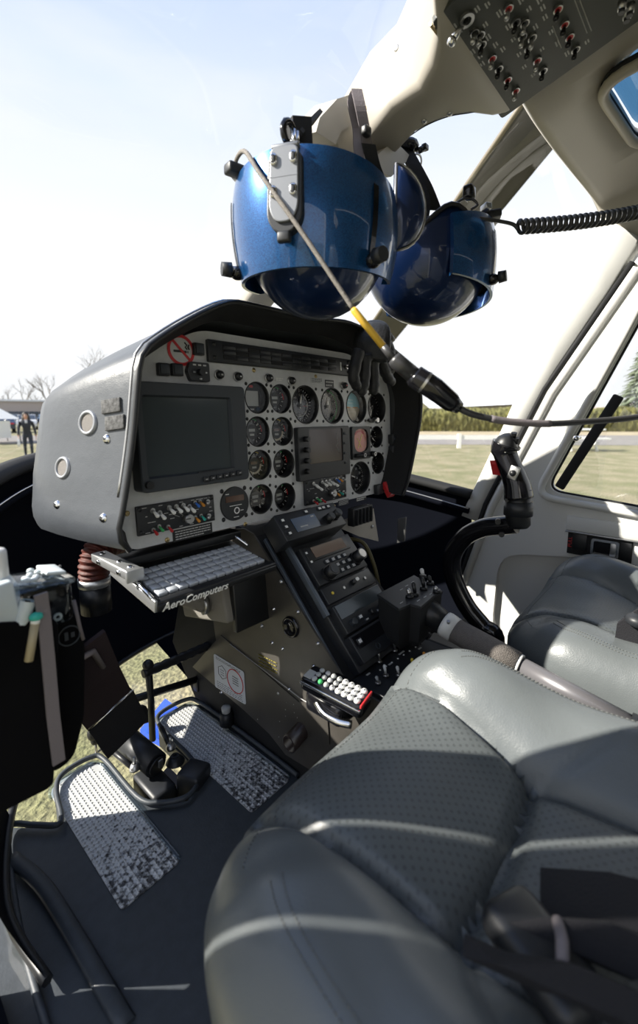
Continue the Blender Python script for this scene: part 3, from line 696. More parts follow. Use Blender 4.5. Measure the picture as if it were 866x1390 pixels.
def gauge(px, py, r, style, ang, label):
    t = thing('gauge', label, 'gauge', at_pan(px, py), 'round gauges in the instrument panel')
    b = B('black'); b.lathe([(r * .97, -.030), (r * .97, -.001), (r * 1.0, .0012), (r * 1.05, .0012), (r * 1.06, -.0005)], 32)
    b.build('bezel', t)
    k = r * .76 * 1.16
    for sx in (-1, 1):
        for sy in (-1, 1):
            s_ = B('black'); s_.lathe([(0, .002), (.0022, .0018), (.0034, .0005), (.0034, -.001)], 10, (sx * k, sy * k, 0)); s_.build('screw', t)
    zd = -.019
    b = B('gloss'); b.disc((0, 0, zd), r * .97)
    def tick(a, r0, r1, w, m='white'):
        b.use(m); b.box(((r0 + r1) / 2 * math.sin(a), (r0 + r1) / 2 * math.cos(a), zd + .0004), (w, r1 - r0, .0006), rot=Matrix.Rotation(-a, 3, 'Z'))
    def arc(a0, a1, r0, r1, m): b.use(m); b.ring((0, 0, zd), r0, r1, .0007, 24, PI / 2 - math.radians(a1), PI / 2 - math.radians(a0))
    nums = []
    if style in ('arc', 'arc2'):
        for i in range(13): tick(math.radians(-150 + i * 25), r * .70, r * .86, .0011)
        arc(-150, -20, r * .86, r * .93, 'green'); arc(-20, 30, r * .86, r * .93, 'yellow' if style == 'arc2' else 'green'); arc(60, 90, r * .86, r * .93, 'red')
        b.use('unit'); b.disc((0, 0, zd + .0006), r * .52); b.use('lcd' if style == 'arc' else 'amber'); b.box((0, r * .12, zd + .001), (r * .55, r * .2, .0006)); b.use('lcd'); b.box((0, -r * .2, zd + .001), (r * .38, r * .14, .0006))
        if style == 'arc2': b.use('earth_dial'); b.ring((0, 0, zd + .0002), r * .54, r * .68, .0006, 16, PI, 2 * PI)
    elif style == 'digital':
        b.use('bezel'); b.disc((0, 0, zd + .0005), r * .95); b.use('lcd'); b.box((-r * .1, 0, zd + .0015), (r * 1.35, r * 1.0, .002)); b.use('red'); b.box((0, r * .8, zd + .0015), (r * .3, r * .16, .002))
        b.use('unit'); b.box((r * .68, 0, zd + .0015), (r * .16, r * .9, .002))
        for sx in (-.5, .5): b.use('blue_lcd'); b.cyl((sx * r, -r * .72, zd), (sx * r, -r * .72, zd + .004), r * .15, n=12)
        b.use('dimwhite'); b.box((0, -r * .72, zd + .001), (r * .4, r * .1, .001))
    elif style in ('speed', 'alt', 'alt2', 'dark', 'clock'):
        n = {'speed': 32, 'alt': 50, 'alt2': 40, 'dark': 24, 'clock': 24}[style]; mj = {'speed': 4, 'alt': 5, 'alt2': 5, 'dark': 4, 'clock': 2}[style]
        for i in range(n):
            big = i % mj == 0; tick(2 * PI * i / n, r * (.72 if big else .80), r * .90, .0012 if big else .0006, 'dimwhite' if style == 'dark' else 'white')
        if style == 'alt': arc(0, 180, r * .91, r * .955, 'green'); arc(200, 340, r * .91, r * .95, 'green')
        if style == 'speed': arc(30, 230, r * .60, r * .64, 'dimwhite'); tick(math.radians(250), r * .7, r * .92, .0016, 'red'); tick(math.radians(95), r * .3, r * .6, .001, 'red')
        lab = {'speed': ['0', '20', '40', '60', '80', '100', '120', '140'], 'alt': list('0123456789'), 'alt2': ['0', '5', '10', '20', '20', '10', '5'], 'dark': [], 'clock': ['12', '3', '6', '9']}[style]
        for i, s_ in enumerate(lab):
            a = 2 * PI * i / len(lab) - (PI / 2 if style == 'alt2' else 0); nums.append((s_, r * .56 * math.sin(a), r * .56 * math.cos(a)))
    elif style == 'horizon':
        b.use('sky_dial'); b.ring((0, 0, zd), 0.0002, r * .9, .0006, 20, math.radians(-4), PI + math.radians(-4)); b.use('earth_dial'); b.ring((0, 0, zd), 0.0002, r * .9, .0006, 20, PI + math.radians(-4), 2 * PI + math.radians(-4))
        b.use('white'); b.box((0, 0, zd + .0009), (r * 1.7, .0008, .0006), rot=Matrix.Rotation(-.07, 3, 'Z'))
        for q in (.25, .45, -.3): b.box((0, q * r, zd + .0009), (r * .5, .0006, .0006))
        b.use('orange'); b.box((-r * .4, -.001, zd + .003), (r * .5, .0018, .001)); b.box((r * .4, -.001, zd + .003), (r * .5, .0018, .001))
        b.use('earth_dial'); 
    b.build('dial', t)
    for s_, x, y in nums: text(s_, r * .21, 'dimwhite', 'numeral', t, T(x, y, zd + .0008), ext=.0001)
    if style in ('speed', 'alt', 'alt2', 'dark', 'clock', 'arc', 'arc2'):
        b = B('white' if style != 'dark' else 'dimwhite'); L = r * (.62 if style[:3] != 'arc' else .8)
        if style[:3] == 'arc': b.prism([(-.001, r * .55), (.001, r * .55), (.0004, L), (-.0004, L)], zd + .003, zd + .0036)
        else: b.prism([(-.0016, -r * .18), (.0016, -r * .18), (.0013, L * .7), (0, L), (-.0013, L * .7)], zd + .003, zd + .0038); b.use('black'); b.cyl((0, 0, zd), (0, 0, zd + .005), r * .09, n=12)
        o = b.build('needle', t); o.matrix_local = RZ(-math.radians(ang))
    b = B('cover'); b.disc((0, 0, -.004), r * .965); b.build('cover_glass', t)
    return t
for gq in GAUGES: gauge(*gq)
# setting knobs that stand on gauges
for px, py, nm, cat in ((505.5, 570.5, 'grey setting knob on a short arm between horizon gauge and dark gauge', 'knob'),):
    t = thing('adjusting_knob', nm, cat, at_pan(px, py))
    b = B('black'); b.box((-.012, 0, .006), (.03, .008, .006), .002); b.build('arm', t)
    b = B('steel'); b.cyl((0, 0, .004), (0, 0, .018), .007, .006); b.build('cap', t)

# ---- large display
wD = .032
TL, TR, BL, BR = [Vector(pan(*p, wD)) for p in ((190, 516), (333, 526), (182, 676), (338, 647))]
ux0 = (TL.x + BL.x) / 2 + .002; ux1 = (TR.x + BR.x) / 2; vy0 = (BL.y + BR.y) / 2; vy1 = (TL.y + TR.y) / 2
cxD, cyD = (ux0 + ux1) / 2, (vy0 + vy1) / 2; wDx, hDy = ux1 - ux0, vy1 - vy0
disp = thing('display_monitor', 'big square flight display with dark glass, at the end of the panel nearest the camera', 'monitor', MP @ T(cxD, cyD, 0))
s0 = pan(192, 536, wD); s1 = pan(318, 638, wD); s2 = pan(314, 539, wD); s3 = pan(201, 650, wD)
sx0, sx1 = (s0[0] + s3[0]) / 2 - cxD, (s1[0] + s2[0]) / 2 - cxD; sy0, sy1 = (s1[1] + s3[1]) / 2 - cyD, (s0[1] + s2[1]) / 2 - cyD
b = B('bezel'); b.box((0, 0, .008), (wDx - .012, hDy - .012, .03), .003)
scx, scy, sw, sh = (sx0 + sx1) / 2, (sy0 + sy1) / 2, sx1 - sx0, sy1 - sy0
fo = rrect(wDx, hDy, .007, 3); fi = [(scx + p[0], scy + p[1]) for p in rrect(sw, sh, .004, 3)]; fi2 = [(scx + p[0], scy + p[1]) for p in rrect(sw - .006, sh - .006, .003, 3)]
b.loft([[(*p, z) for p in q] for q, z in ((fo, .004), (fo, wD - .002), ([(x * .985, y * .985) for x, y in fo], wD), (fi, wD), (fi2, wD - .006))], caps=(True, False), smooth=False)
b.build('bezel', disp)
b = B('screen'); b.box((scx, scy, wD - .007), (sw, sh, .002)); b.build('screen', disp)
for i in range(6):
    b = B('unit'); b.box((0, 0, .002), (.0105, .009, .004), .0015); b.use('dimwhite'); b.box((0, 0, .0041), (.004, .0012, .0004)); o = b.build('button', disp); bu = pan(279 + i * 9.0, 650.5 - i * 1.75, wD); o.matrix_local = T(bu[0] - cxD, bu[1] - cyD, wD)
b = B('unit'); b.box((wDx * .22, -hDy / 2 + .016, wD - .0025), (wDx * .48, .016, .004), .001); b.build('button_rail', disp)
b = B('black'); b.cyl((-wDx / 2 + .010, -hDy / 2 + .012, wD), (-wDx / 2 + .010, -hDy / 2 + .012, wD + .007), .006); b.build('corner_latch', disp)

# ---- annunciator strip
a0 = pan(279, 475); a1 = pan(473, 501); at0 = pan(279, 460); ab0 = pan(279, 490.5); at1 = pan(473, 488.5)
aw, ah = a1[0] - a0[0], at0[1] - ab0[1]
acx, acy = (a0[0] + a1[0]) / 2, (at0[1] + ab0[1]) / 2 - .001
ann = thing('annunciator_strip', 'long black warning light strip of dark tiles along the top of the panel', 'warning lights', MP @ T(acx, acy, 0))
b = B('unit'); b.box((0, 0, .004), (aw, ah, .009), .002); b.build('frame', ann)
nx = 11
for i in range(nx):
    for j in range(3):
        b = B('black' if (i * 3 + j) % 4 else 'matt'); b.box((0, 0, .0), (aw * .068, ah * .19, .003), .0005); o = b.build('light_tile', ann); o.matrix_local = T(-aw * .39 + i * aw * .071, (j - 1) * ah * .235, .0085)
for x, y in ((-.47, .3), (-.47, -.3), (.47, .3), (.47, -.3)):
    b = B('black'); b.lathe([(0, .0025), (.003, .002), (.004, 0)], 10, (x * aw, y * ah, .0085)); b.build('screw', ann)
b = B('steel'); b.cyl((aw * .455, .0, .008), (aw * .455, 0, .012), .005, n=12); b.cyl((aw * .455, 0, .012), (aw * .455, .004, .022), .002, .0026, n=10); b.build('test_toggle', ann)
b = B('white'); b.box((aw * .40, 0, .009), (.004, ah * .5, .0006)); b.build('toggle_legend', ann)
b = B('black'); b.box((aw * .53, -.014, .004), (.003, .044, .008), .001); b.build('guard_bar', ann)

# ---- no-smoking disc
ns = thing('no_smoking_sign', 'round no smoking sign, red ring with slash over a black cigarette', 'sign', at_pan(245.5, 475.5))
R_ = .0255
b = B('panel'); b.disc((0, 0, .0006), R_); b.build('disc', ns)
b = B('red'); b.ring((0, 0, .0008), R_ * .80, R_, .0005, 36); b.box((0, 0, .0014), (R_ * .17, R_ * 1.66, .0006), rot=Matrix.Rotation(math.radians(45), 3, 'Z')); b.build('red_ring', ns)
b = B('black'); b.box((-R_ * .08, -R_ * .08, .0010), (R_ * .95, R_ * .15, .0004)); b.box((R_ * .49, -R_ * .08, .0010), (R_ * .06, R_ * .15, .0004)); b.tube([(R_ * .45, R_ * .08, .001), (R_ * .32, R_ * .22, .001), (R_ * .45, R_ * .36, .001), (R_ * .28, R_ * .52, .001)], R_ * .05, 6); b.tube([(R_ * .6, R_ * .08, .001), (R_ * .52, R_ * .25, .001), (R_ * .6, R_ * .4, .001)], R_ * .05, 6); b.build('cigarette', ns)
# ---- push-buttons, small controls
for px, py, lb in ((267, 474.5, 'square black push-button beside the no smoking sign'), (219.5, 502, 'outer square black push-button above the big display'), (238, 502.5, 'inner square black push-button above the big display, next to the switch pod')):
    t = thing('push_button', lb, 'button', at_pan(px, py), 'square push-buttons')
    b = B('black'); b.box((0, 0, .004), (.020, .020, .010), .0015); b.build('housing', t)
    b = B('bezel'); b.box((0, 0, .010), (.0155, .0155, .003), .001); b.build('cap', t)
t = thing('switch_pod', 'small black switch pod with a central knob above the big display', 'switch', at_pan(267, 505.5))
b = B('unit'); b.prism(roundpoly([(-.024, 0), (-.018, .016), (.020, .016), (.020, -.016), (-.018, -.016)], .003, 2), 0, .010, .001); b.build('case', t)
b = B('black'); b.cyl((0, -.001, .01), (0, -.001, .018), .0055); b.build('knob', t)
for x in (-.010, 0, .010):
    b = B('dimwhite'); b.box((x, .011, .0102), (.006, .0025, .0006)); b.build('legend', t)
for x, y in ((-.011, -.001), (.011, -.001), (0, -.012)):
    b = B('steel'); b.box((x, y, .0108), (.005, .003, .002), .0005); b.build('rocker', t)
for px, py, lb in ((296.7, 509, 'black press-to-test lamp above the clock readout, nearer the big display'), (322, 511.5, 'black press-to-test lamp straight above the pale clock readout'), (364, 513.5, 'dark lamp holder above the first two engine gauge columns'),
                   (394.6, 517, 'dark lamp holder above the airspeed gauge'), (466, 523.5, 'red-tinged lamp holder above the horizon gauge'), (497, 526, 'black lamp holder beneath the hanging glove')):
    t = thing('indicator_lamp', lb, 'lamp', at_pan(px, py), 'round indicator lamps')
    b = B('steel'); b.lathe([(.0095, -.001), (.0098, .002), (.0085, .004), (.0078, .002)], 20); b.build('ring', t)
    b = B('black'); b.cyl((0, 0, 0), (0, 0, .008), .0078, .0070); b.ball((0, 0, .008), (.007, .007, .003), 12); b.build('lens', t)
    b = B('red' if px == 466 else 'dimwhite'); b.box((.0, -.0005, .0112), (.004, .0025, .0006)); b.build('mark', t)
def lines(b, w, h, n, frac=1.0, z=.0012, m='dimwhite', seed=1):
    rr = random.Random(seed); b.use(m)
    for i in range(n):
        y = h / 2 - h * (i + .5) / n; x = -w / 2
        L = w * (frac if i < n - 1 else .8)
        while x < -w / 2 + L - .001:
            k = min(rr.uniform(.003, .008), -w / 2 + L - x); b.box((x + k / 2, y, z), (k * .8, h / n * .42, .0002)); x += k
for px, py, w, h, n, fg, bgm, lb in ((262, 722, .078, .020, 4, 'dimwhite', 'black', 'black placard with four tiny white text lines under the audio panel'),
                                   (398, 697.5, .112, .011, 2, 'white', 'navy', 'long navy placard with white text along the lower panel edge'),
                                   (466, 682, .040, .013, 4, 'dimwhite', 'unit', 'small dark placard under the audio selector below the map unit'),
                                   (490, 677, .044, .010, 2, 'white', 'black', 'small black placard under the large climb gauge'),
                                   (430, 516.5, .040, .012, 4, 'unit', 'panel', 'grey placard printed on the panel above the altimeter'),
                                   (447, 521, .030, .017, 2, 'dimwhite', 'black', 'black two-line placard left of the red-tinged lamp'),
                                   (379, 515, .024, .008, 2, 'white', 'panel', 'pale printed legend between the two dark lamp holders')):
    t = thing('placard', lb, 'placard', at_pan(px, py)); b = B(bgm); b.box((0, 0, .0005), (w, h, .001)); lines(b, w * .9, h * .86, n, 1, .0011, fg, seed=int(px)); b.build('plate', t)
# ---- audio panels
def audio(px4, label, seed, pw=.006):
    P_ = [Vector(pan(*p)) for p in px4]; c = sum(P_, Vector((0, 0))) / 4
    w = ((P_[1] - P_[0]).length + (P_[2] - P_[3]).length) / 2; h = ((P_[3] - P_[0]).length + (P_[2] - P_[1]).length) / 2
    t = thing('audio_panel', label, 'control panel', MP @ T(c.x, c.y, 0))
    b = B('unit'); b.box((0, 0, pw / 2), (w, h, pw), .0015); b.build('face', t)
    def lever(x, y, m, big=1.0, dirn=(0, -.35)):
        q = B('steel'); q.cyl((0, 0, 0), (0, 0, .003), .0042 * big, n=12); q.use(m); q.cyl((0, 0, .003), (dirn[0] * .02 * big, dirn[1] * .02 * big, .016 * big), .0017 * big, .0032 * big, n=10); q.ball((dirn[0] * .02 * big, dirn[1] * .02 * big, .016 * big), .0034 * big, 8)
        o = q.build('toggle', t); o.matrix_local = T(x * w, y * h, pw)
    for x, y in ((-.32, .30), (-.24, .18), (-.12, .30), (-.03, .30), (.06, .30), (.14, .22)): lever(x, y, 'white')
    for x, y, m in ((-.33, -.36, 'red'), (-.15, -.36, 'red'), (.21, -.22, 'orange'), (.29, -.20, 'teal'), (.22, .33, 'blue'), (.29, .33, 'orange'), (-.26, -.28, 'green')): lever(x, y, m, .8)
    lever(.40, .28, 'steel', 1.0, (-.5, 0)); lever(.40, -.26, 'steel', 1.0, (-.5, 0))
    q = B('steel'); q.cyl((0, 0, 0), (0, 0, .012), .0085, .0075, n=20); q.use('black'); q.box((-.004, .001, .0125), (.009, .0015, .001)); q.build('selector_knob', t, at=T(.10 * w, -.20 * h, pw))
    q = B('dimwhite'); rr = random.Random(seed)
    for i in range(26): q.box((rr.uniform(-.45, .45) * w, rr.choice((-.44, -.1, .05, .42, .12)) * h, pw + .0002), (rr.uniform(.003, .008), .0011, .0003))
    q.box((-.02 * w, -.05 * h, pw + .0002), (.0006, .2 * h, .0003), rot=Matrix.Rotation(1.1, 3, 'Z')); q.box((.03 * w, -.0 * h, pw + .0002), (.0006, .25 * h, .0003), rot=Matrix.Rotation(.9, 3, 'Z'))
    q.build('legends', t)
    for sx in (-1, 1):
        for sy in (-1, 1):
            q = B('black'); q.lathe([(0, .002), (.003, .0018), (.0042, 0)], 10); q.build('fastener', t, at=T(sx * w * .46, sy * h * .40, pw))
audio(((182, 686.5), (287.8, 672.4), (289.4, 707.8), (185, 726)), 'audio panel with white, red and teal toggles under the big display', 3)
audio(((411, 650), (467, 643), (468, 676), (412, 685)), 'audio panel with coloured toggles under the map unit', 9)
# ---- round digital head
t = thing('digital_radio', 'round black digital head with white ring mark and dark readout below the big display corner', 'gauge', at_pan(318, 683.5))
b = B('unit'); b.cyl((0, 0, 0), (0, 0, .004), .0325, .0315, n=36); b.build('face', t)
b = B('amber'); b.box((-.001, .010, .0042), (.042, .011, .001)); b.build('readout', t)
b = B('white'); b.ring((.002, -.013, .004), .0045, .0065, .0006, 20); b.box((0, -.003, .0044), (.028, .0012, .0004)); b.box((.014, -.014, .0044), (.007, .0012, .0004)); b.box((-.018, .020, .0044), (.008, .0012, .0004)); b.box((.0, -.025, .0044), (.012, .0012, .0004)); b.build('legends', t)
for sx in (-1, 1):
    for sy in (-1, 1):
        b = B('black'); b.lathe([(0, .002), (.003, .0018), (.0045, 0)], 10, (sx * .0265, sy * .0265, 0)); b.build('screw', t)
# ---- map unit
P_ = [pan(*p, .012) for p in ((402, 579), (474, 579), (469, 647), (409.5, 655))]
gx0 = P_[0][0] + .004; gx1 = P_[1][0]; gy1 = (P_[0][1] + P_[1][1]) / 2; gy0 = pan(440, 649, .012)[1]
gc = ((gx0 + gx1) / 2, (gy0 + gy1) / 2); gw, gh = gx1 - gx0, gy1 - gy0
t = thing('map_unit', 'navigation unit with a brownish map screen and knobs down its side', 'navigation unit', MP @ T(*gc, 0))
S_ = [pan(*p, .012) for p in ((419, 582), (465, 582), (466, 626), (421, 629))]
q0, q1 = (S_[0][0] + S_[3][0]) / 2 - gc[0], (S_[1][0] + S_[2][0]) / 2 - gc[0]; r0, r1 = (S_[2][1] + S_[3][1]) / 2 - gc[1], (S_[0][1] + S_[1][1]) / 2 - gc[1]
b = B('unit'); fo = rrect(gw, gh, .004, 2); fi = [((q0 + q1) / 2 + p[0], (r0 + r1) / 2 + p[1]) for p in rrect(q1 - q0, r1 - r0, .003, 2)]
b.loft([[(*p, z) for p in q] for q, z in ((fo, 0), (fo, .011), ([(x * .98, y * .98) for x, y in fo], .012), (fi, .012), (fi, .009))], caps=(True, False), smooth=False); b.build('case', t)
b = B('map_screen'); b.box(((q0 + q1) / 2, (r0 + r1) / 2, .009), (q1 - q0, r1 - r0, .001)); b.build('screen', t)
b = B('dimwhite'); b.tube([(q1 - .02, r1 - .01, .0097), (q1 - .015, r1 - .035, .0097), (q1 - .024, (r0 + r1) / 2, .0097), (q1 - .012, r0 + .02, .0097)], .0005, 4); b.build('map_line', t)
for k in (.28, .08, -.12, -.32):
    q = B('black'); q.cyl((0, 0, 0), (0, 0, .012), .006, .0052, n=16); q.build('knob', t, at=T(q0 - .013, k * gh, .012)); q = B('bezel'); q.box((0, 0, .001), (.008, .006, .003), .001); q.build('key', t, at=T(q1 + .007, k * gh + .008, .012))
# ---- compass
t = thing('compass_indicator', 'square framed compass with a salmon dial and yellow needle', 'gauge', at_pan(487.5, 601))
b = B('unit'); fo = rrect(.076, .082, .005, 3); fi = [(p[0] - .0, p[1] + .006) for p in rrect(.060, .058, .020, 3)]
b.loft([[(*p, z) for p in q] for q, z in ((fo, 0), (fo, .008), (fi, .008), (fi, -.002))], caps=(True, False), smooth=False); b.build('frame', t)
b = B('pink'); b.box((0, .006, .001), (.06, .058, .001)); b.use('red'); b.ring((0, .004, .0016), .023, .027, .001, 16, PI * .25, PI * .75); b.build('dial', t)
b = B('yellow'); b.box((0, .004, .003), (.0016, .040, .001), rot=Matrix.Rotation(-.5, 3, 'Z')); b.box((-.003, .0, .003), (.0014, .030, .001), rot=Matrix.Rotation(.6, 3, 'Z')); b.build('needle', t)
b = B('black'); b.tube([(-.030, -.031, .010), (.026, -.031, .010)], .005, 8); b.build('knob_bar', t)
for x, m in ((0, 'dimwhite'), (.045, 'steel')):
    b = B('black'); b.cyl((x, -.031, .006), (x, -.031, .018), .0075, .0068, n=16); b.use(m); b.ring((x, -.031, .018), .003, .005, .0005, 14); b.build('knob', t)
b = B('cover'); b.box((0, .006, .005), (.06, .058, .0006)); b.build('cover_glass', t)
# ---- outer-edge switches and tag
for px, py, w, h, lb in ((529, 596, .018, .026, 'small black breaker above its taller twin at the outer panel edge'), (529.5, 615.5, .018, .042, 'tall black breaker at the outer panel edge above the red tag')):
    t = thing('breaker_switch', lb, 'switch', at_pan(px, py)); b = B('unit'); b.box((0, 0, .008), (w, h, .016), .002); b.build('case', t)
    b = B('bezel'); b.box((0, 0, .016), (w * .6, h * .3, .004), .001); b.build('rocker', t)
t = thing('guarded_switch', 'black switch with a red safety tag at the lower outer panel corner', 'switch', at_pan(511, 664))
b = B('unit'); b.box((0, 0, .006), (.026, .026, .014), .002); b.build('base', t); b = B('dimwhite'); b.box((0, .020, .0004), (.012, .0015, .0004)); b.box((0, .024, .0004), (.014, .0015, .0004)); b.build('legend', t)
b = B('red'); b.loft([[(.024 + x * .008, .012 + y * .006, z) for x, y, z in ((-1, 1, .012), (1, 1, .012), (1, -1, .006), (-1, -1, .006))], [(.030 + x * .015, -.020 + y * .004, z) for x, y, z in ((-1, 1, .032), (1, 1, .032), (1, -1, .024), (-1, -1, .024))]], smooth=False); b.build('red_tag', t)

# ================================================================ PADDED HOOD
LIPY = .600
lip_px = [(163, 741), (160, 727), (166, 690), (175, 630), (181, 580), (185, 530), (189, 492), (197, 474), (214, 460), (245, 440), (285, 419), (312, 410), (340, 414), (390, 425), (440, 434), (478, 440)]
lip = [AY(px, py, LIPY) for px, py in lip_px]
lip += [Vector((.90, LIPY, .885)), Vector((1.01, LIPY, .845)), Vector((1.075, LIPY, .79)), Vector((1.088, LIPY, .72)), Vector((1.06, LIPY, .62)), Vector((1.03, LIPY, .54)), Vector((1.005, LIPY, .505))]
lip[0] = Vector((.272, LIPY, .528))
lipc = resample(spline(lip, 4), 72)
def hoodring(y, k):
    R = []
    for p in lipc:
        top = max(0, min(1, (p.z - .62) / .2)); side = max(0, min(1, (.52 - p.x) / .2)); bot = max(0, (.60 - p.z) / .1)
        far = max(0, (p.x - .68) / .4)
        q = Vector((p.x, y, p.z))
        q.z += (-.075 * k * top * (1 - .35 * (1 - side))) + .012 * k * bot
        q.x += side * (-.030 * math.sin(PI * .62 * k) + (.232 - p.x) * .62 * k * (1 - .25 * top) + .05 * max(0, k - .8)) - far * .06 * k
        R.append(q)
    return R
hood = thing('panel_hood', 'padded charcoal vinyl hood wrapped around the instrument panel, sunlit along its near side', 'hood', (.68, .75, .5))
b = B('hood'); rings = [hoodring(LIPY + .25 * k, k) for k in (0, .06, .2, .4, .6, .8, .93)]
back = [[Vector((.68 + (p.x - .68) * s_, LIPY + .25 * .93 + d, .64 + (p.z - .64) * s_)) for p in hoodring(LIPY + .25, .95)] for s_, d in ((.975, .012), (.92, .022), (.6, .028))]
b.loft(rings + back, closed=False)
o = b.build('shell', hood, world=True)
b = B('matt')
def inner(y, ins): return [Vector((.68 + (p.x - .68) * (1 - ins), y, .66 + (p.z - .66) * (1 - ins * 1.3))) for p in lipc]
b.loft([[Vector((p.x, LIPY, p.z)) for p in lipc], inner(LIPY + .004, .012), inner(LIPY + .03, .030), inner(.664, .062)], closed=False); b.build('lining', hood, world=True)
b = B('black'); b.tube([p + Vector((0, -.003, 0)) for p in lipc], .0042, 8); b.use('steel'); b.tube([p + Vector((-.006, .004, .003)) for p in lipc[4:30]], .0018, 6); b.build('piping', hood, world=True)
bpy.context.view_layer.update()
from mathutils.bvhtree import BVHTree
def bvh(o):
    me = o.data; mw = o.matrix_world
    return BVHTree.FromPolygons([mw @ v.co for v in me.vertices], [list(p.vertices) for p in me.polygons])
def hit(tree, px, py):
    h = tree.ray_cast(EYE, ray(px, py).normalized()); return h[0], h[1]
HB = bvh(o)
def surf_frame(p, n, upv=(0, 0, 1)):
    n = n if n.dot(EYE - p) > 0 else -n
    u = Vector(upv).cross(n).normalized(); v = n.cross(u).normalized(); return frame(p, u, v)
for px, py, r in ((119.5, 574, .0185), (85.5, 635, .0170)):
    p, n = hit(HB, px, py); X_ = surf_frame(p, n)
    b = B('platesteel'); b.lathe([(r * .72, .001), (r * .75, .003), (r * .95, .003), (r * 1.05, -.001)], 28); o = b.build('grommet', hood); o.matrix_parent_inverse = WM[hood.name].inverted(); o.matrix_basis = X_
    b = B('mesh'); b.disc((0, 0, .0012), r * .74); q = b.build('grommet_mesh', o)
for px, py in ((144.5, 596), (77.5, 685), (140, 703)):
    p, n = hit(HB, px, py); X_ = surf_frame(p, n)
    b = B('chrome'); b.lathe([(0, .004), (.004, .0035), (.0065, .001), (.0075, -.001)], 16); b.use('black'); b.cyl((0, 0, .003), (0, 0, .0045), .0022, n=10); o = b.build('snap_stud', hood); o.matrix_parent_inverse = WM[hood.name].inverted(); o.matrix_basis = X_
for px, py, a in ((152, 551, -.12), (157, 574, -.12)):
    p, n = hit(HB, px, py); X_ = surf_frame(p, n) @ RZ(-a)
    b = B('velcro'); b.box((0, 0, .0012), (.036, .020, .004), .001); o = b.build('hook_tape', hood); o.matrix_parent_inverse = WM[hood.name].inverted(); o.matrix_basis = X_
# ================================================================ KEYBOARD ON ITS FOLDING ARM
def mid4(*v): return sum((Vector(x) for x in v), Vector((0, 0, 0))) / len(v)
MK = frame((.3955, .609, .469), (1, 0, 0), (0, .085, .013))
kb = thing('keyboard', 'fold-down keyboard with silver keys in a black tray under the panel', 'keyboard', MK)
b = B('black'); b.box((0, .014, -.008), (.224, .150, .010), .002); b.box((0, -.053, -.007), (.224, .012, .016), .002); b.build('tray', kb)
rowsN = [14, 14, 13, 13, 12]
key_me = {}
for r, n in enumerate(rowsN):
    kw = .202 / n; y = .034 - r * .0172
    for i in range(n):
        wq = kw
        if (n) not in key_me:
            q = B('keyplate'); q.box((0, 0, 0), (kw * .86, .0140, .006), .0006, seg=1); key_me[n] = q.mesh('key')
        o = bpy.data.objects.new('key', key_me[n]); COL.objects.link(o); o.parent = kb; o.matrix_local = T(-.101 + kw * (i + .5), y, .000)
q = B('keyplate'); q.box((0, 0, 0), (.066, .0135, .006), .001, seg=1); q.build('space_bar', kb, at=T(-.02, -.0535 + .0015, .001)) if False else q.bm.free()
text('AeroComputers', .0165, 'white', 'lettering', kb, T(-.050, -.0632, -.0075) @ RX(PI / 2), shear=.25, ext=.0002, bold=True)
b = B('alum'); b.box((-.1135, .010, -.004), (.004, .140, .018), .001); b.build('side_rail', kb)
b = B('chrome'); b.tube([(-.118, .055, .006), (-.113, -.01, .008), (-.1135, -.050, .004)], .003, 8); b.cyl((-.119, .055, .004), (-.105, .055, .004), .0045); b.build('hinge_link', kb)
b = B('chrome'); b.tube([(.094, .080, .010), (.112, .060, .010), (.113, .02, .004)], .003, 8); b.cyl((.088, .084, .008), (.118, .078, .008), .0045); b.use('black'); b.box((.098, .080, .006), (.03, .012, .008), .002); b.build('hinge_link', kb)
br = thing('keyboard_bracket', 'worn aluminium bracket bar with bolts beside the red hose', 'bracket', (.27, .67, .49))
b = B('alum'); b.box((.281, .668, .490), (.024, .125, .014), .002); b.box((.281, .606, .488), (.026, .006, .018), .001); b.build('bar', br, world=True)
b = B('black'); b.box((.40, .680, .489), (.24, .035, .014), .002); b.build('rear_rail', br, world=True)
for x, y, z in ((.281, .715, .496), (.281, .655, .496), (.281, .620, .496)):
    b = B('chrome'); b.lathe([(0, .004), (.003, .0036), (.005, .001), (.005, 0)], 12, (x, y, z)); b.build('bolt', br, world=True)
for y, z in ((.70, .490), (.63, .490)):
    b = B('chrome'); b.cyl((.270, y, z), (.266, y, z), .0045, .003, n=12); b.build('bolt', br, world=True)

# red-brown air hose
hz = thing('air_hose', 'ribbed red-brown air duct hose curving up beside the bracket', 'hose', (.26, .78, .40))
b = B('hose'); c0 = AY(128, 785, .78); c1 = AY(128, 762, .78); c2 = AY(138, 742, .785); c3 = AY(165, 732, .79); pts = spline([c0, c1, c2, c3], 26)
rad = [.0235 + .0018 * math.sin(k * 2 * PI / 6.0) for k in range(len(pts))]
b.tube(pts, rad, 18); b.build('duct', hz, world=True)
b = B('alum'); b.cyl(c0 + Vector((0, 0, -.012)), c0 + Vector((0, 0, .002)), .026, n=24); b.use('black'); b.cyl(c0 + Vector((0, 0, -.06)), c0 + Vector((0, 0, -.012)), .025, n=24); b.build('cuff', hz, world=True)

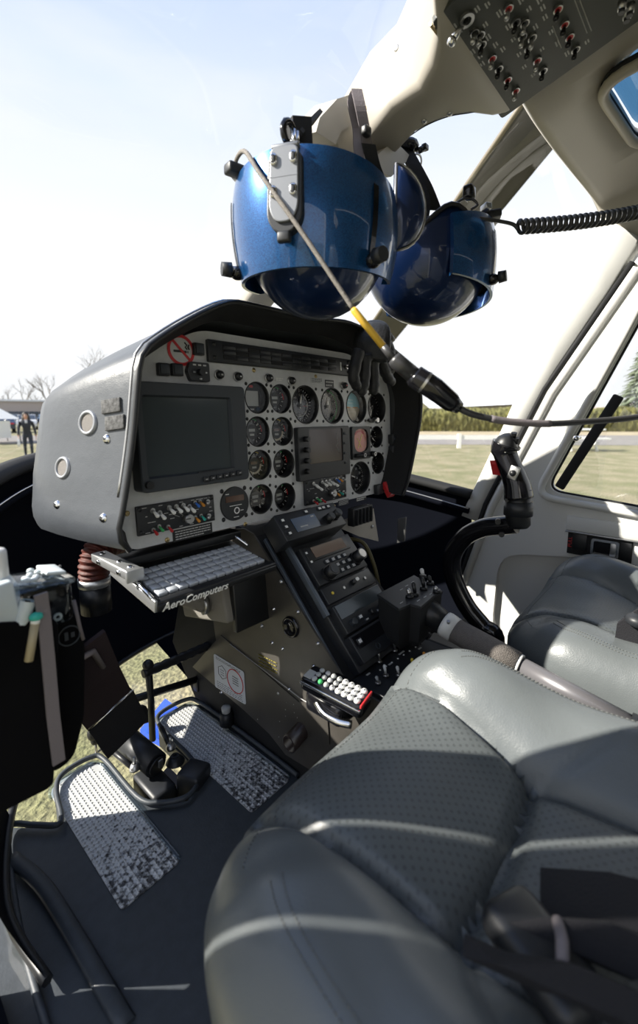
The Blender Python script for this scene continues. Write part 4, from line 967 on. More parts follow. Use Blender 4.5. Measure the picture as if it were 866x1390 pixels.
# ================================================================ CENTRE PEDESTAL
SX = .56
ped_th = thing('centre_pedestal', 'sloping black centre pedestal with a riveted olive-brown near side', 'console', (.68, .6, 0))
prof = [(.72, .485), (.672, .474), (.434, .254), (.20, .250), (.20, .0), (.92, .0), (1.02, .12), (.95, .32), (.82, .485)]
b = B('matt')
b.loft([[(x, y, z) for y, z in prof] for x in (SX + .003, .80)], smooth=False); b.build('body', ped_th, world=True)
MS = frame((SX, 0, 0), (0, -1, 0), (0, 0, 1))     # u = -y, v = z, w = towards the near door
b = B('side'); sp = [(-.70, .486), (-.672, .480), (-.430, .258), (-.36, .255), (-.36, .055), (-.585, .035), (-.80, .13), (-.83, .30), (-.79, .47)]
b.prism(sp, -.001, .0035); o = b.build('side_plate', ped_th); o.matrix_parent_inverse = WM[ped_th.name].inverted(); o.matrix_basis = MS
def side(b_, nm, par=None):
    o = b_.build(nm, par or ped_th); o.matrix_parent_inverse = WM[(par or ped_th).name].inverted(); o.matrix_basis = MS; return o
b = B('side'); q = [on(MS, *p, .0045) for p in ((300, 862), (410, 956), (405, 1010), (388, 1016), (330, 962), (262, 905))]; b.prism(q, .0035, .0060); side(b, 'lower_plate')
b = B('side'); q = [on(MS, *p, .0045) for p in ((407, 950), (445, 972), (448, 1010), (420, 1015), (404, 1000))]; b.prism(q, .0035, .0065); side(b, 'corner_plate')
b = B('dimwhite'); pts_ = [on(MS, *p, .006) for p in ((312, 874), (408, 948), (470, 985))]; b.tube([(x, y, .0062) for x, y in pts_], .0009, 6); side(b, 'worn_edge')
pr = B('gloss'); c_ = on(MS, 395, 851, .004); pr.lathe([(0, .005), (.014, .005), (.016, .0085), (.0195, .0085), (.021, .0035)], 28, (c_[0], c_[1], 0)); side(pr, 'plug')
rv = [(381, 790), (371, 827), (404, 831), (431, 874), (369, 873), (383, 881), (341, 907), (378, 941), (392, 936), (411, 926), (350, 976), (380, 979), (388, 963), (389, 953), (399, 956), (407, 959), (400, 967), (409, 967), (404, 974), (379, 1000), (355, 850), (425, 905), (388, 972), (300, 940)]
for px, py in rv:
    x, y = on(MS, px, py, .005); k = .0042 if py < 950 and px not in (341,) else .0028
    b = B('steel' if (px + py) % 2 else 'chrome'); b.lathe([(0, k), (k * .7, k * .8), (k, 0)], 10, (x, y, .0035)); side(b, 'rivet')
# brown pipe stub
b = B('stub'); c_ = on(MS, 410, 990, .004); b.loft([[(c_[0] + r * math.cos(a), c_[1] + r * math.sin(a) - z * .25, z) for a in [2 * PI * k / 20 for k in range(20)]] for r, z in ((.017, 0), (.017, .040), (.013, .040), (.013, .01))], caps=(False, True)); side(b, 'pipe_stub')
# edge rails
MDp = frame((0, .62, .485), (1, 0, 0), (0, .679, .734))
def pd(px, py, w=0.0): return on(MDp, px, py, w)
b = B('rail'); b.box((SX + .004, -.165 - .0, -.026), (.006, .345, .008), .001); o = b.build('edge_rail', ped_th); o.matrix_parent_inverse = WM[ped_th.name].inverted(); o.matrix_basis = MDp
b = B('rail'); b.box((.581, -.100, .000), (.009, .165, .012), .001); o = b.build('rack_rail', ped_th); o.matrix_parent_inverse = WM[ped_th.name].inverted(); o.matrix_basis = MDp
b = B('unit'); b.box((.671, -.14, -.020), (.172, .31, .034), .003); o = b.build('rack', ped_th); o.matrix_parent_inverse = WM[ped_th.name].inverted(); o.matrix_basis = MDp
# switch deck behind the slope
deck = thing('switch_deck', 'flat dark switch deck with bat toggles behind the radio slope', 'control panel', (.68, .34, .25))
b = B('unit'); b.box((.675, .318, .256), (.215, .22, .008), .002); b.build('plate', deck, world=True)
for px, py, m, L in ((515, 895, 'steel', .016), (536, 880, 'steel', .016), (523.5, 914, 'collar', .014), (541, 913, 'collar', .010), (577, 893, 'orange', .010), (561, 902, 'yellow', .010), (513, 924, 'lcd', .006)):
    p = AZ(px, py + 4, .262); b = B('steel'); b.cyl(p, p + Vector((0, 0, .004)), .005, n=12); b.use(m); b.cyl(p + Vector((0, 0, .004)), p + Vector((0, .003, .004 + L)), .0017, .0030, n=10); b.ball(p + Vector((0, .003, .004 + L)), .0031, 8); b.build('toggle', deck, world=True)
for k in range(8):
    p = AZ(516 + k * 8, 910 - k * 5.2, .2605); b = B('white'); b.cyl(p, p + Vector((0, 0, .0012)), .0016, n=10); b.build('lamp_dot', deck, world=True)
b = B('dimwhite')
for px, py, l in ((545, 886, .018), (507, 900, .018), (530, 901, .012), (552, 870, .012), (500, 915, .010), (570, 880, .010)):
    p = AZ(px, py, .2605); b.box(p, (l, .0035, .0006), rot=Matrix.Rotation(.0, 3, 'Z'))
b.build('legends', deck, world=True, kind='stuff')
b = B('black')
for px, py in ((548, 873), (556, 868), (563, 876), (570, 870), (575, 862), (543, 870)):
    p = AZ(px, py, .261); b.cyl(p, p + Vector((0, 0, .003)), .0035, n=10)
b.build('fasteners', deck, world=True, kind='stuff')

def unit(label, u0, u1, v0, v1, w0, w1, cat='radio', name='radio'):
    t = thing(name, label, cat, MDp @ T((u0 + u1) / 2, (v0 + v1) / 2, w0)); w, h, d = u1 - u0, v0 - v1, w1 - w0
    b = B('unit'); b.box((0, 0, d / 2), (w, h, d), .0018); b.build('case', t); return t, w, h, d
def knob(t, x, y, z, r, h, m='black', tip=None):
    q = B(m); q.cyl((0, 0, 0), (0, 0, h), r, r * .9, n=18); q.ring((0, 0, 0), r, r * 1.12, h * .3, 18)
    if tip: q.use(tip); q.cyl((0, 0, h), (0, 0, h + .0008), r * .7, n=14)
    q.build('knob', t, at=T(x, y, z))
def btn(t, x, y, z, w, h, m='lcd', nm='button'):
    q = B('bezel'); q.box((0, 0, .001), (w, h, .003), .0007, seg=1); q.use(m); q.box((0, 0, .0027), (w * .6, h * .6, .0005)); q.build(nm, t, at=T(x, y, z))
# R1 blue display
W1 = .040; A_ = pd(383, 724, W1); C_ = pd(471, 708, W1); E_ = pd(394, 748, W1)
t, w, h, d = unit('top radio of the slope, blue display and two black knobs', A_[0] + .002, C_[0] - .004, .022, -.035, -.004, W1)
b = B('blue_lcd'); b.box((-.020, -.002, d), (.068, .030, .002)); b.use('dimwhite'); b.box((-.03, -.008, d + .0012), (.02, .0025, .0003)); b.box((.004, .008, d + .0012), (.008, .003, .0003)); b.build('display', t)
for k in range(3): btn(t, -w / 2 + .014, .014 - k * .0145, d, .010, .008, 'white')
for x in (-.005, .036, .048, .064): btn(t, x, h / 2 - .008, d, .012, .008, 'white')
knob(t, .040, -.008, d, .0095, .018, 'black', 'bezel'); knob(t, .066, -.004, d, .0095, .018, 'black', 'bezel')
# R2 keypad radio
t, w, h, d = unit('keypad radio with an amber display and two long black knobs, second on the slope', .596, .750, -.046, -.128, -.006, .010)
b = B('black'); b.box((-.006, h / 2 - .017, d), (.128, .032, .004), .001); b.build('display_frame', t)
b = B('amber'); b.box((-.002, h / 2 - .017, d + .0022), (.098, .023, .001)); b.build('display', t)
for k in range(4):
    for j in range(3): btn(t, -.028 + k * .0185 + j * .004, -.002 - j * .0135, d, .0125, .0095, 'dimwhite', 'key')
for y in (.030, .010): btn(t, -w / 2 + .010, y - .002, d, .008, .007, 'white')
knob(t, -.044, -.026, d, .0135, .024, 'black', 'bezel'); knob(t, .052, -.018, d, .0135, .026, 'black', 'steel')
# R3 narrow
t, w, h, d = unit('narrow control head with a single white knob, below the keypad radio', .596, .750, -.132, -.166, -.006, .006)
knob(t, .010, .002, d, .0055, .010, 'black'); q = B('white'); q.cyl((0, 0, 0), (0, 0, .007), .0042, .0036, n=14); q.build('white_cap', t, at=T(.016, .003, d + .006))
for x in (-.055, -.02, .05): q = B('yellow' if x < -.05 else 'steel'); q.cyl((0, 0, 0), (0, 0, .002), .003, n=10); q.build('screw', t, at=T(x, 0, d))
# R4 blue-grey display
t, w, h, d = unit('flat fronted radio with a blank bluish display above a knob row', .594, .742, -.172, -.228, -.004, .012)
b = B('screen'); b.box((0, .013, d), (w * .94, .026, .001)); b.build('display', t)
for x, m in ((-.050, 'bezel'), (.010, 'black'), (.045, 'black')): knob(t, x, -.014, d, .0065, .010, m)
btn(t, -.025, -.012, d, .014, .009, 'white'); btn(t, .028, -.018, d, .010, .006, 'dimwhite'); btn(t, -.012, -.022, d, .012, .005, 'dimwhite'); btn(t, .062, -.008, d, .010, .010, 'white')
# R5
t, w, h, d = unit('lowest control head on the slope, black window with one white button', .592, .738, -.232, -.284, -.004, .012)
b = B('gloss'); b.box((0, .010, d), (w * .94, .024, .001)); b.build('window', t)
btn(t, -.056, .010, d, .013, .011, 'white')
for x in (-.02, .02): q = B('bezel'); q.ring((0, 0, 0), .004, .0062, .002, 18); q.build('ring_knob', t, at=T(x, -.014, d))
# stickers on the pedestal side
st = thing('warning_sticker', 'white sticker with a red ring and fine print on the pedestal side', 'sticker')
cs = [on(MS, *p, .007) for p in ((290, 887), (331, 912), (334, 957), (292, 932))]
b = B('sticker'); b.prism(roundpoly(cs, .006, 3), .0065, .0072); so = side(b, 'sheet', st); WM['sticker'] = MS
def bil(a, c): P = [Vector(x) for x in cs]; return P[0].lerp(P[1], a).lerp(P[3].lerp(P[2], a), c)
b = B('red'); pc = bil(.70, .46); n_ = 28; e1 = (bil(.95, .46) - pc); e2 = (bil(.70, .80) - pc)
b.tube([(*(pc + e1 * math.cos(2 * PI * k / n_) + e2 * math.sin(2 * PI * k / n_)), .0074) for k in range(n_)], .0011, 6, loop=True); side(b, 'red_ring', st)
b = B('unit'); rr = random.Random(4)
for row in [.06, .1, .78, .84, .90, .95]:
    x = .08
    while x < .9:
        l = rr.uniform(.03, .1); p0, p1 = bil(x, row), bil(min(x + l, .93), row); b.tube([(*p0, .0074), (*p1, .0074)], .0005, 4); x += l + .025
hx = [bil(.28 + .15 * math.cos(a) * 1.0, .42 + .20 * math.sin(a)) for a in [PI / 6 + k * PI / 3 for k in range(6)]]
b.tube([(*p, .0074) for p in hx], .0006, 4, loop=True)
for k in range(4): b.tube([(*bil(.62, .34 + .07 * k), .0075), (*bil(.80, .34 + .07 * k), .0075)], .0007, 4)
for k in range(3): b.tube([(*bil(.22, .36 + .07 * k), .0075), (*bil(.34, .36 + .07 * k), .0075)], .0005, 4)
side(b, 'print', st)
st2 = thing('stencil_placard', 'faded olive stencil placard with four short lines on the pedestal side', 'placard')
cs = [on(MS, *p, .006) for p in ((349, 886), (377, 900), (376, 917), (350, 904))]
M['olive'] = mat('olive_stencil', (0.20, 0.17, 0.025), 0.6)
b = B('olive'); rr = random.Random(8)
for row in (.12, .38, .64, .88):
    x = .03
    while x < .95:
        l = rr.uniform(.05, .16); b.tube([(*bil(x, row), .0042), (*bil(min(x + l, .98), row), .0042)], .0013, 4); x += l + .03
side(b, 'stencil', st2)
# small box and arm under the keyboard
jb = thing('junction_box', 'grey crackle-painted box with a pipe elbow hanging under the keyboard', 'box', (.5, .7, .35))
b = B('greybox'); b.box((.500, .722, .358), (.075, .155, .085), .006, rot=Matrix.Rotation(-.22, 3, 'X')); b.build('case', jb, world=True)
b = B('black'); b.box((.520, .640, .362), (.085, .015, .100), .003, rot=Matrix.Rotation(-.1, 3, 'X')); b.build('end_cap', jb, world=True)
b = B('greybox'); e0 = AY(232, 806, .70); e1 = AY(276, 820, .70); b.tube(spline([e0, (e0 + e1) / 2 + Vector((0, 0, .002)), e1], 4), .016, 14); b.use('steel'); b.cyl(e1 - Vector((.004, 0, 0)), e1 + Vector((.004, -.002, 0)), .020, n=20); b.build('pipe_elbow', jb, world=True)
b = B('cable')
for k in range(3): b.tube(spline([AY(310 + 6 * k, 775, .66), AY(322 + 5 * k, 800, .66), AY(312 + 9 * k, 830, .67)], 6), .003, 6)
b.build('wire_loom', jb, world=True)

# yellow-green hose arcs right of the radios
ch = thing('olive_tube', 'thin olive hose looping down beyond the radio slope', 'hose', (.85, .6, .3))
M['olivehose'] = mat('olive_hose', (0.10, 0.085, 0.03), 0.5)
b = B('olivehose'); b.tube(spline([AX(470, 731, .83), AX(493, 737, .845), AX(507, 765, .85), AX(515, 800, .85), AX(519, 830, .85)], 8), .005, 8); b.build('hose', ch, world=True)
tp = thing('yellow_strip', 'bright yellow curved strip along the far edge of the keypad radio', 'strip', (.78, .55, .40))
b = B('yellowtape'); pts_ = spline([AX(467, 736, .775), AX(475, 742, .775), AX(484, 753, .775), AX(490, 765, .775)], 6); b.tube(pts_, .0038, 8, squash=(.5, 1.0)); b.build('strip', tp, world=True)
# vent grille, beige plate and grey tab beyond
gr = thing('vent_grille', 'black slotted air outlet under the panel beside a beige plate', 'vent', (.95, .64, .46))
p = AY(489, 699, .64); b = B('black'); b.box(p, (.080, .02, .045), .003); b.build('frame', gr, world=True)
for k in range(5): b = B('unit'); b.box(p + Vector((-.030 + .015 * k, -.012, 0)), (.003, .008, .038)); b.build('slat', gr, world=True)
b = B('beige'); b.loft([[AY(*q, y) for q in ((450, 712), (507, 690), (514, 735), (487, 728))] for y in (.665, .672)], smooth=False); b.build('beige_plate', gr, world=True)
p = AY(505, 715, .664); b = B('steel'); b.ball(p, .005, 10); b.build('rivet', gr, world=True)
pl = thing('check_plate', 'small pale ribbed metal plate on the dark wall beyond the panel', 'plate', (1.1, .65, .42))
b = B('steel'); qd = [AX(*q, 1.12) for q in ((540, 704), (551, 702), (549, 735), (539, 737))]; b.loft([[q + Vector((dx, 0, 0)) for q in qd] for dx in (0, .004)], smooth=False); b.build('plate', pl, world=True)

# ================================================================ HANDSET KEYPAD on the pedestal side
H0 = AZ(404, 914, .315); H1 = AZ(488, 957, .300); H2 = AZ(511, 941, .300)
ax = (H1 - H0); sdv = (H2 - H1)
MH = frame((H0 + H1 + sdv) / 2 - Vector((0, 0, .002)), -ax, -(sdv - sdv.project(ax)))
hs = thing('keypad_handset', 'black handset with rows of round white keys and a red end, clipped beside the pedestal', 'handset', MH)
Lh = ax.length; Wh = sdv.length
b = B('gloss'); b.box((0, 0, -.012), (Lh, Wh * 1.05, .026), .008, seg=3); b.build('body', hs)
b = B('chrome'); b.box((0, Wh * .53, -.008), (Lh * .96, .004, .005), .001); b.build('chrome_strip', hs)
b = B('red'); b.box((-Lh / 2 + .003, 0, -.001), (.003, Wh * .98, .006), .001); b.build('red_end', hs)
b = B('lcd'); b.box((Lh * .40, Wh * .18, .0012), (Lh * .12, Wh * .5, .001)); b.build('badge', hs)
for r in range(8):
    for c in range(3):
        k = .0052 if r >= 4 else .0042
        m = 'white' if r >= 4 else ('green' if (r, c) == (1, 0) else ('lcd' if (r + c) % 3 else 'dimwhite'))
        if r >= 4: m = 'collar'
        q = B(m); q.lathe([(0, .0030), (k * .8, .0026), (k, .0008), (k, -.001)], 14)
        if r >= 3: q.use('unit'); q.box((0, 0, .0031), (.0012, .0028, .0004))
        o = q.build('key', hs, at=T(Lh * .30 - r * Lh * .098, (1 - c) * Wh * .30, .001) @ Matrix.Diagonal((1, 1.15, 1, 1)))
cr = thing('handset_cradle', 'glossy black cradle with a chrome clip under the keypad handset', 'cradle', (.5, .4, .25))
p = AZ(447, 962, .262); b = B('gloss'); b.box((.512, .415, .262), (.080, .075, .036), .010, seg=3); b.build('body', cr, world=True)
b = B('chrome'); b.tube(spline([(.474, .425, .270), (.468, .405, .264), (.470, .38, .262), (.478, .36, .262)], 5), .006, 10); b.build('clip', cr, world=True)

# ================================================================ COLLECTIVE
co = thing('collective_lever', 'grey textured collective lever with white collar and black switch box at its end', 'lever', (.74, .2, .3))
Ctop = [Vector((.672, .462, .372)), Vector((.800, .462, .377)), Vector((.772, .372, .378)), Vector((.655, .392, .370))]
cc = mid4(*Ctop)
b = B('unit')
poly = [AZ(*p, .375).to_2d() for p in ((512, 807), (562, 781), (601, 803), (590, 808), (571, 824), (557, 820), (541, 827))]
b.prism([(p.x, p.y) for p in poly], .371, .376, .001)
def sc_poly(k, dz): c = sum((Vector(p) for p in poly), Vector((0, 0))) / len(poly); return [(*(c + (Vector(p) - c) * k), dz) for p in poly]
b.build('switch_plate', co, world=True)
b = B('matt'); b.loft([[(x, y, .371) for x, y, _ in sc_poly(.97, 0)], [(x + .006, y + .004, .300) for x, y, _ in sc_poly(.93, 0)], [(x + .010, y + .006, .288) for x, y, _ in sc_poly(.86, 0)]], smooth=False); b.build('switch_box', co, world=True)
for px, py, m, hh in ((563, 803, 'black', .022), (575, 795, 'black', .020), (556, 806, 'steel', .014), (584, 788, 'black', .014), (593, 799, 'steel', .008), (574, 779, 'collar', .016)):
    p = AZ(px, py + 5, .376); q = B('black'); q.cyl(p, p + Vector((0, 0, .006)), .008, .007, n=16); q.use(m); q.cyl(p + Vector((0, 0, .006)), p + Vector((-.002, .002, hh)), .0035, .0045, n=12); q.ball(p + Vector((-.002, .002, hh)), .0046, 10); q.build('switch', co, world=True)
b = B('dimwhite')
for px, py in ((545, 800), (552, 795), (568, 815), (577, 810), (585, 806), (545, 818), (560, 790)): b.box(AZ(px, py, .3763), (.010, .0018, .0005))
b.build('legends', co, world=True)
ctr = lambda px, py: AX(px, py, .742)
k0, k1, k2, k3, k4 = ctr(585, 833), ctr(603, 846), ctr(618, 856), ctr(702, 902), ctr(878, 996)
b = B('black'); b.tube([k0 + (k0 - k1) * 1.2, k0, k1], [.026, .025, .021], 20); b.build('neck', co, world=True)
b = B('collar'); b.tube([k1, k1.lerp(k2, .2), k2], [.0235, .0245, .0235], 24); b.use('steel'); q = k1.lerp(k2, .5); b.cyl(q + Vector((-.018, -.005, .016)), q + Vector((-.020, -.006, .021)), .003, n=10); b.build('white_collar', co, world=True)
b = B('grip'); b.tube([k2, k2.lerp(k3, .5), k3], [.0225, .0225, .0215], 24); b.build('grip', co, world=True)
b = B('collar'); b.tube([k3, k3.lerp(k4, .03)], .0195, 20); b.build('sleeve_ring', co, world=True)
M['leverpaint'] = mat('lever_tube_paint', (.16, .155, .165), .35, metal=.3)
b = B('leverpaint'); b.tube([k3, k4], [.016, .0145], 20); b.build('tube', co, world=True)
b = B('maroon'); dn = Vector((-.012, -.004, -.012)); b.tube([k3 + dn, k4 + dn], .009, 8, squash=(1, .6)); b.build('cable_cover', co, world=True)
b = B('black'); b.tube([k4 + (k3 - k4) * .12, k4], .0185, 18); b.build('lower_boot', co, world=True)
b = B('black'); q = ctr(577, 860); b.cyl(q + Vector((0, .02, .01)), q + Vector((0, -.01, -.004)), .008, n=14); b.build('plunger', co, world=True)

# ================================================================ CYCLIC
cy = thing('cyclic_stick', 'black curved cyclic stick with a pistol grip and red trigger', 'control stick', (.99, .37, 0))
cp = [Vector((.99, .36, .02)), AX(672, 872, .99), AX(655, 850, .99), AX(633, 822, .99), AX(616, 785, .99), AX(614, 755, .99), AX(630, 730, .99), AX(655, 717, .99), AX(686, 713, .99), AX(700, 711, .99)]
b = B('gloss'); b.tube(spline(cp, 7), .0215, 18); b.build('tube', cy, world=True)
b = B('black'); b.tube([AX(703, 716, .99), AX(703, 712, .99), AX(703, 690, .99), AX(703, 664, .99)], [.020, .0255, .0255, .028], 20); b.build('elbow', cy, world=True)
b = B('unit'); b.tube([AX(703, 699, .99), AX(704, 680, .99)], .0295, 20); b.build('clamp', cy, world=True)
for px, py, r in ((676, 707, .006), (681, 724, .006), (688, 678, .004)):
    q = AX(px, py, .97); b = B('black'); b.cyl(q, q + Vector((-.012, -.004, 0)), r, n=10); b.build('bolt', cy, world=True)
gp = [AX(704, 676, .99), AX(702, 660, .99), AX(697, 645, .99), AX(690, 628, .99), AX(685, 612, .99), AX(688, 602, .99)]
gps = spline(gp, 4)
b = B('gloss'); n_ = len(gps); b.tube(gps, [.031 - .006 * math.sin(PI * k / (n_ - 1) * .8) + (.004 if k > n_ * .75 else 0) for k in range(n_)], 20, squash=(.95, 1.15)); b.build('grip', cy, world=True)
hd0, hd1 = AX(678, 618, .985), AX(700, 599, .99)
b = B('black'); b.tube(spline([hd0, hd0.lerp(hd1, .5) + Vector((0, 0, .008)), hd1], 4), [.021, .024, .026, .027, .027, .025, .022, .019, .014], 18); b.build('grip_head', cy, world=True)
b = B('red'); tA, tB = AX(672, 628, .975), AX(670, 643, .972); b.loft([[tA + Vector((.0, y, z)) for y, z in ((-.010, .006), (.012, .004), (.010, -.004), (-.010, -.004))], [tB + Vector((.012, y, z)) for y, z in ((-.012, .006), (.006, .004), (.006, -.004), (-.012, -.004))]], smooth=False); b.build('trigger', cy, world=True)
b = B('steel'); q = AX(697, 642, .962); b.box(q, (.006, .020, .030), .002, rot=Matrix.Rotation(.3, 3, 'X')); b.use('black'); b.ball(q + Vector((-.005, 0, 0)), .007, 10); b.build('thumb_switch', cy, world=True)
for px, py in ((690, 597), (697, 595), (700, 602), (684, 604)):
    q = AX(px, py, .985); b = B('black'); b.cyl(q, q + Vector((-.004, -.002, .012)), .005, .0062, n=12); b.build('hat_switch', cy, world=True)
b = B('chrome'); q = AX(683, 609, .962); b.box(q, (.004, .004, .022), .001, rot=Matrix.Rotation(-.5, 3, 'X')); b.build('bright_edge', cy, world=True)
# ================================================================ SEATS
SWX, SY0, SY1 = .485, -.30, .325
def seat_fn(u, v):
    """u, v in -1.3..1.3: beyond 1 the skirt; returns a point about the seat's near lower corner"""
    m = max(abs(u), abs(v)); n = 4.2
    t = (abs(u) ** n + abs(v) ** n) ** (1 / n) if m > 0 else 1
    k = m / t if t > 0 else 1
    mm = min(m, 1.0); sc = (mm / m) * k if m > 0 else 0
    x = (u * sc * .5 + .5) * SWX; y = SY0 + (v * sc * .5 + .5) * (SY1 - SY0)
    s = x / SWX
    # pan and bolsters
    z = .335
    z += .036 * math.exp(-((x - .070) / .066) ** 2) * (1 - .95 * min(1, max(0, (y - .05) / .22))) + .056 * math.exp(-((x - (SWX - .060)) / .060) ** 2)
    z += .012 * math.exp(-((y - .22) / .08) ** 2) - .012 * math.exp(-((y - .09) / .07) ** 2) - .02 * max(0, min(1, (-y) / .25)) * (.1 < s < .9)
    xl = .152 - .03 * max(0, (y - .10)) / .2; xr = .345 + .03 * max(0, (y - .10)) / .2
    def groove(d, dep=.012, w=.006): return -dep * math.exp(-(d / w) ** 2) - dep * .5 * math.exp(-(d / (w * 3)) ** 2)
    if y < .31: z += groove(x - xl) + groove(x - xr)
    yc = .108 + .004 * math.sin(x * 20)
    if xl < x < xr: z += groove(y - yc, .014, .007)
    for (ax_, ay_, bx_, by_) in ((xr, .105, .44, .02), (xl, .105, .06, .01)):
        dx, dy = bx_ - ax_, by_ - ay_; L = math.hypot(dx, dy); tt = ((x - ax_) * dx + (y - ay_) * dy) / L / L
        if 0 < tt < 1: z += groove(((x - ax_) * dy - (y - ay_) * dx) / L, .006 * (1 - tt), .005)
    # wrinkles
    z += .0016 * math.sin(90 * x + 40 * y + 3 * math.sin(25 * y)) * math.exp(-((y - .16) / .12) ** 2) * (s > .7 or s < .3)
    # rounded rim
    d = (1 - mm) * .5 * min(SWX, .62)
    R = .055
    if d < R: z -= R * 1.15 * (1 - math.sqrt(max(0, 1 - ((R - d) / R) ** 2)))
    if m > 1: z -= (m - 1) / .3 * .15; x += (x - SWX / 2) * (-.03) * (m - 1) / .3; y += (y - .0) * (-.05) * (m - 1) / .3
    return Vector((x, y, z))
def seat_part(which):
    N = 120
    def fn(a, c): return seat_fn(-1.3 + 2.6 * a, -1.3 + 2.6 * c)
    def keep(a, c):
        u, v = -1.3 + 2.6 * a, -1.3 + 2.6 * c; p = seat_fn(u, v); m = max(abs(u), abs(v))
        xl = .152 - .03 * max(0, (p.y - .10)) / .2; xr = .345 + .03 * max(0, (p.y - .10)) / .2
        if p.x < xl: r = 'left'
        elif p.x > xr: r = 'right'
        else: r = 'front' if p.y > .108 else 'rear'
        if m > 1.0 and r in ('front', 'rear'): r = 'skirt'
        return r == which
    b = B('perf' if which in ('front', 'rear') else 'leather'); b.grid(fn, N, N, keep); return b
seat = thing('crew_seat', 'near grey leather crew seat with perforated centre panel, half in shade', 'seat', (.13, 0, 0), 'leather crew seats')
for w_, nm in (('left', 'side_bolster'), ('right', 'side_bolster'), ('front', 'centre_panel'), ('rear', 'rear_panel'), ('skirt', 'front_skirt')):
    seat_part(w_).build(nm, seat)
b = B('black'); b.box((SWX / 2, 0, .11), (.40, .50, .22), .01); b.build('seat_base', seat)
b = B('leather'); b.box((SWX / 2, -.38, .62), (.46, .10, .62), .04, rot=Matrix.Rotation(.15, 3, 'X'), seg=3); b.build('backrest', seat)
def stitch_row(us, off):
    b = B('dimwhite')
    for (u, v, du, dv) in us:
        p = seat_fn(u, v); q = seat_fn(u + du, v + dv); d = (q - p)
        if d.length > 1e-5: b.tube([p + Vector((0, 0, .0004)), p + d * .6 + Vector((0, 0, .0004))], .0006, 4)
    return b
M['thread'] = mat('grey_thread', (.12, .125, .12), .7)
us = []
for side_ in (-1, 1):
    for ins in (.80, .83):
        for k in range(90): us.append((side_ * ins, -.6 + 1.4 * k / 90, 0, .0155))
for ins in (.90,):
    for k in range(70): us.append((-.8 + 1.6 * k / 70, ins, .02, 0))
b = stitch_row(us, 0); b.mats = ['thread']; b.build('stitching', seat, kind='stuff')
seat2 = copy_thing(seat, 'far grey leather crew seat beyond the collective lever, beside the far door', (.795, -.040, -.018))
# belts
lb = thing('lap_belt', 'dark lap belt with a rounded buckle end, lying on the near seat', 'seat belt', (.35, .03, .33))
def onz(px, py, z): return AZ(px, py, z)
def ribbon(pts, wv, th, matn):
    pts = [Vector(p) for p in pts]; R = []
    for i, p in enumerate(pts):
        d = (pts[min(i + 1, len(pts) - 1)] - pts[max(i - 1, 0)]).normalized(); w_ = Vector(wv[i] if isinstance(wv, list) else wv); n = d.cross(w_).normalized()
        R.append([p - w_ / 2 - n * th / 2, p + w_ / 2 - n * th / 2, p + w_ / 2 + n * th / 2, p - w_ / 2 + n * th / 2])
    b = B(matn); b.loft(R, smooth=False); return b
a0, a1 = onz(735, 1182, .345), onz(735, 1265, .345); e0, e1 = onz(930, 1215, .37), onz(930, 1320, .37)
ribbon([(a0 + a1) / 2, ((a0 + a1) / 2).lerp((e0 + e1) / 2, .5) + Vector((0, 0, .006)), (e0 + e1) / 2], [a1 - a0, (a1 - a0 + e1 - e0) / 2, e1 - e0], .006, 'cloth').build('webbing', lb, world=True)
a0, a1 = onz(700, 1262, .350), onz(760, 1240, .350); e0, e1 = onz(760, 1420, .38), onz(850, 1380, .38)
b = B('black'); q = onz(735, 1290, .36); b.box(q + Vector((0, 0, -.004)), (.045, .075, .026), .010, rot=Matrix.Rotation(-.45, 3, 'Z'), seg=3); b.build('buckle', lb, world=True)
b = B('strapgrey'); b.tube([onz(757, 1250, .375), onz(763, 1275, .378), onz(764, 1310, .378)], .004, 8); b.build('buckle_edge', lb, world=True)
ribbon([onz(770, 1290, .365), onz(830, 1280, .372), onz(920, 1290, .38)], Vector((-.02, .07, 0)), .01, 'cloth').build('belt_pad', lb, world=True)
ribbon([onz(735, 1330, .365), onz(790, 1350, .372), onz(900, 1360, .38)], Vector((-.03, .09, 0)), .012, 'cloth').build('belt_pad', lb, world=True)
pb = thing('padded_belt_end', 'black stitched belt pad resting on the far seat cushion edge', 'seat belt', (.86, .08, .39))
P4 = [AX(*q, .885) for q in ((829, 905), (838, 846), (905, 800), (905, 945))]
b = B('cloth'); b.loft([[p + Vector((d, 0, 0)) for p in P4] for d in (-.004, .010)], smooth=False); b.build('pad', pb, world=True)
b = B('strapgrey'); b.tube([P4[0].lerp(P4[1], .06) + Vector((-.005, 0, 0)), P4[3].lerp(P4[2], .08) + Vector((-.005, 0, 0))], .0008, 5); b.tube([P4[0].lerp(P4[1], .14) + Vector((-.005, 0, 0)), P4[3].lerp(P4[2], .15) + Vector((-.005, 0, 0))], .0008, 5); b.build('seam', pb, world=True)
b = B('unit'); b.ball(AX(866, 842, .88), (.02, .02, .012), 12); b.build('strap_knot', pb, world=True)

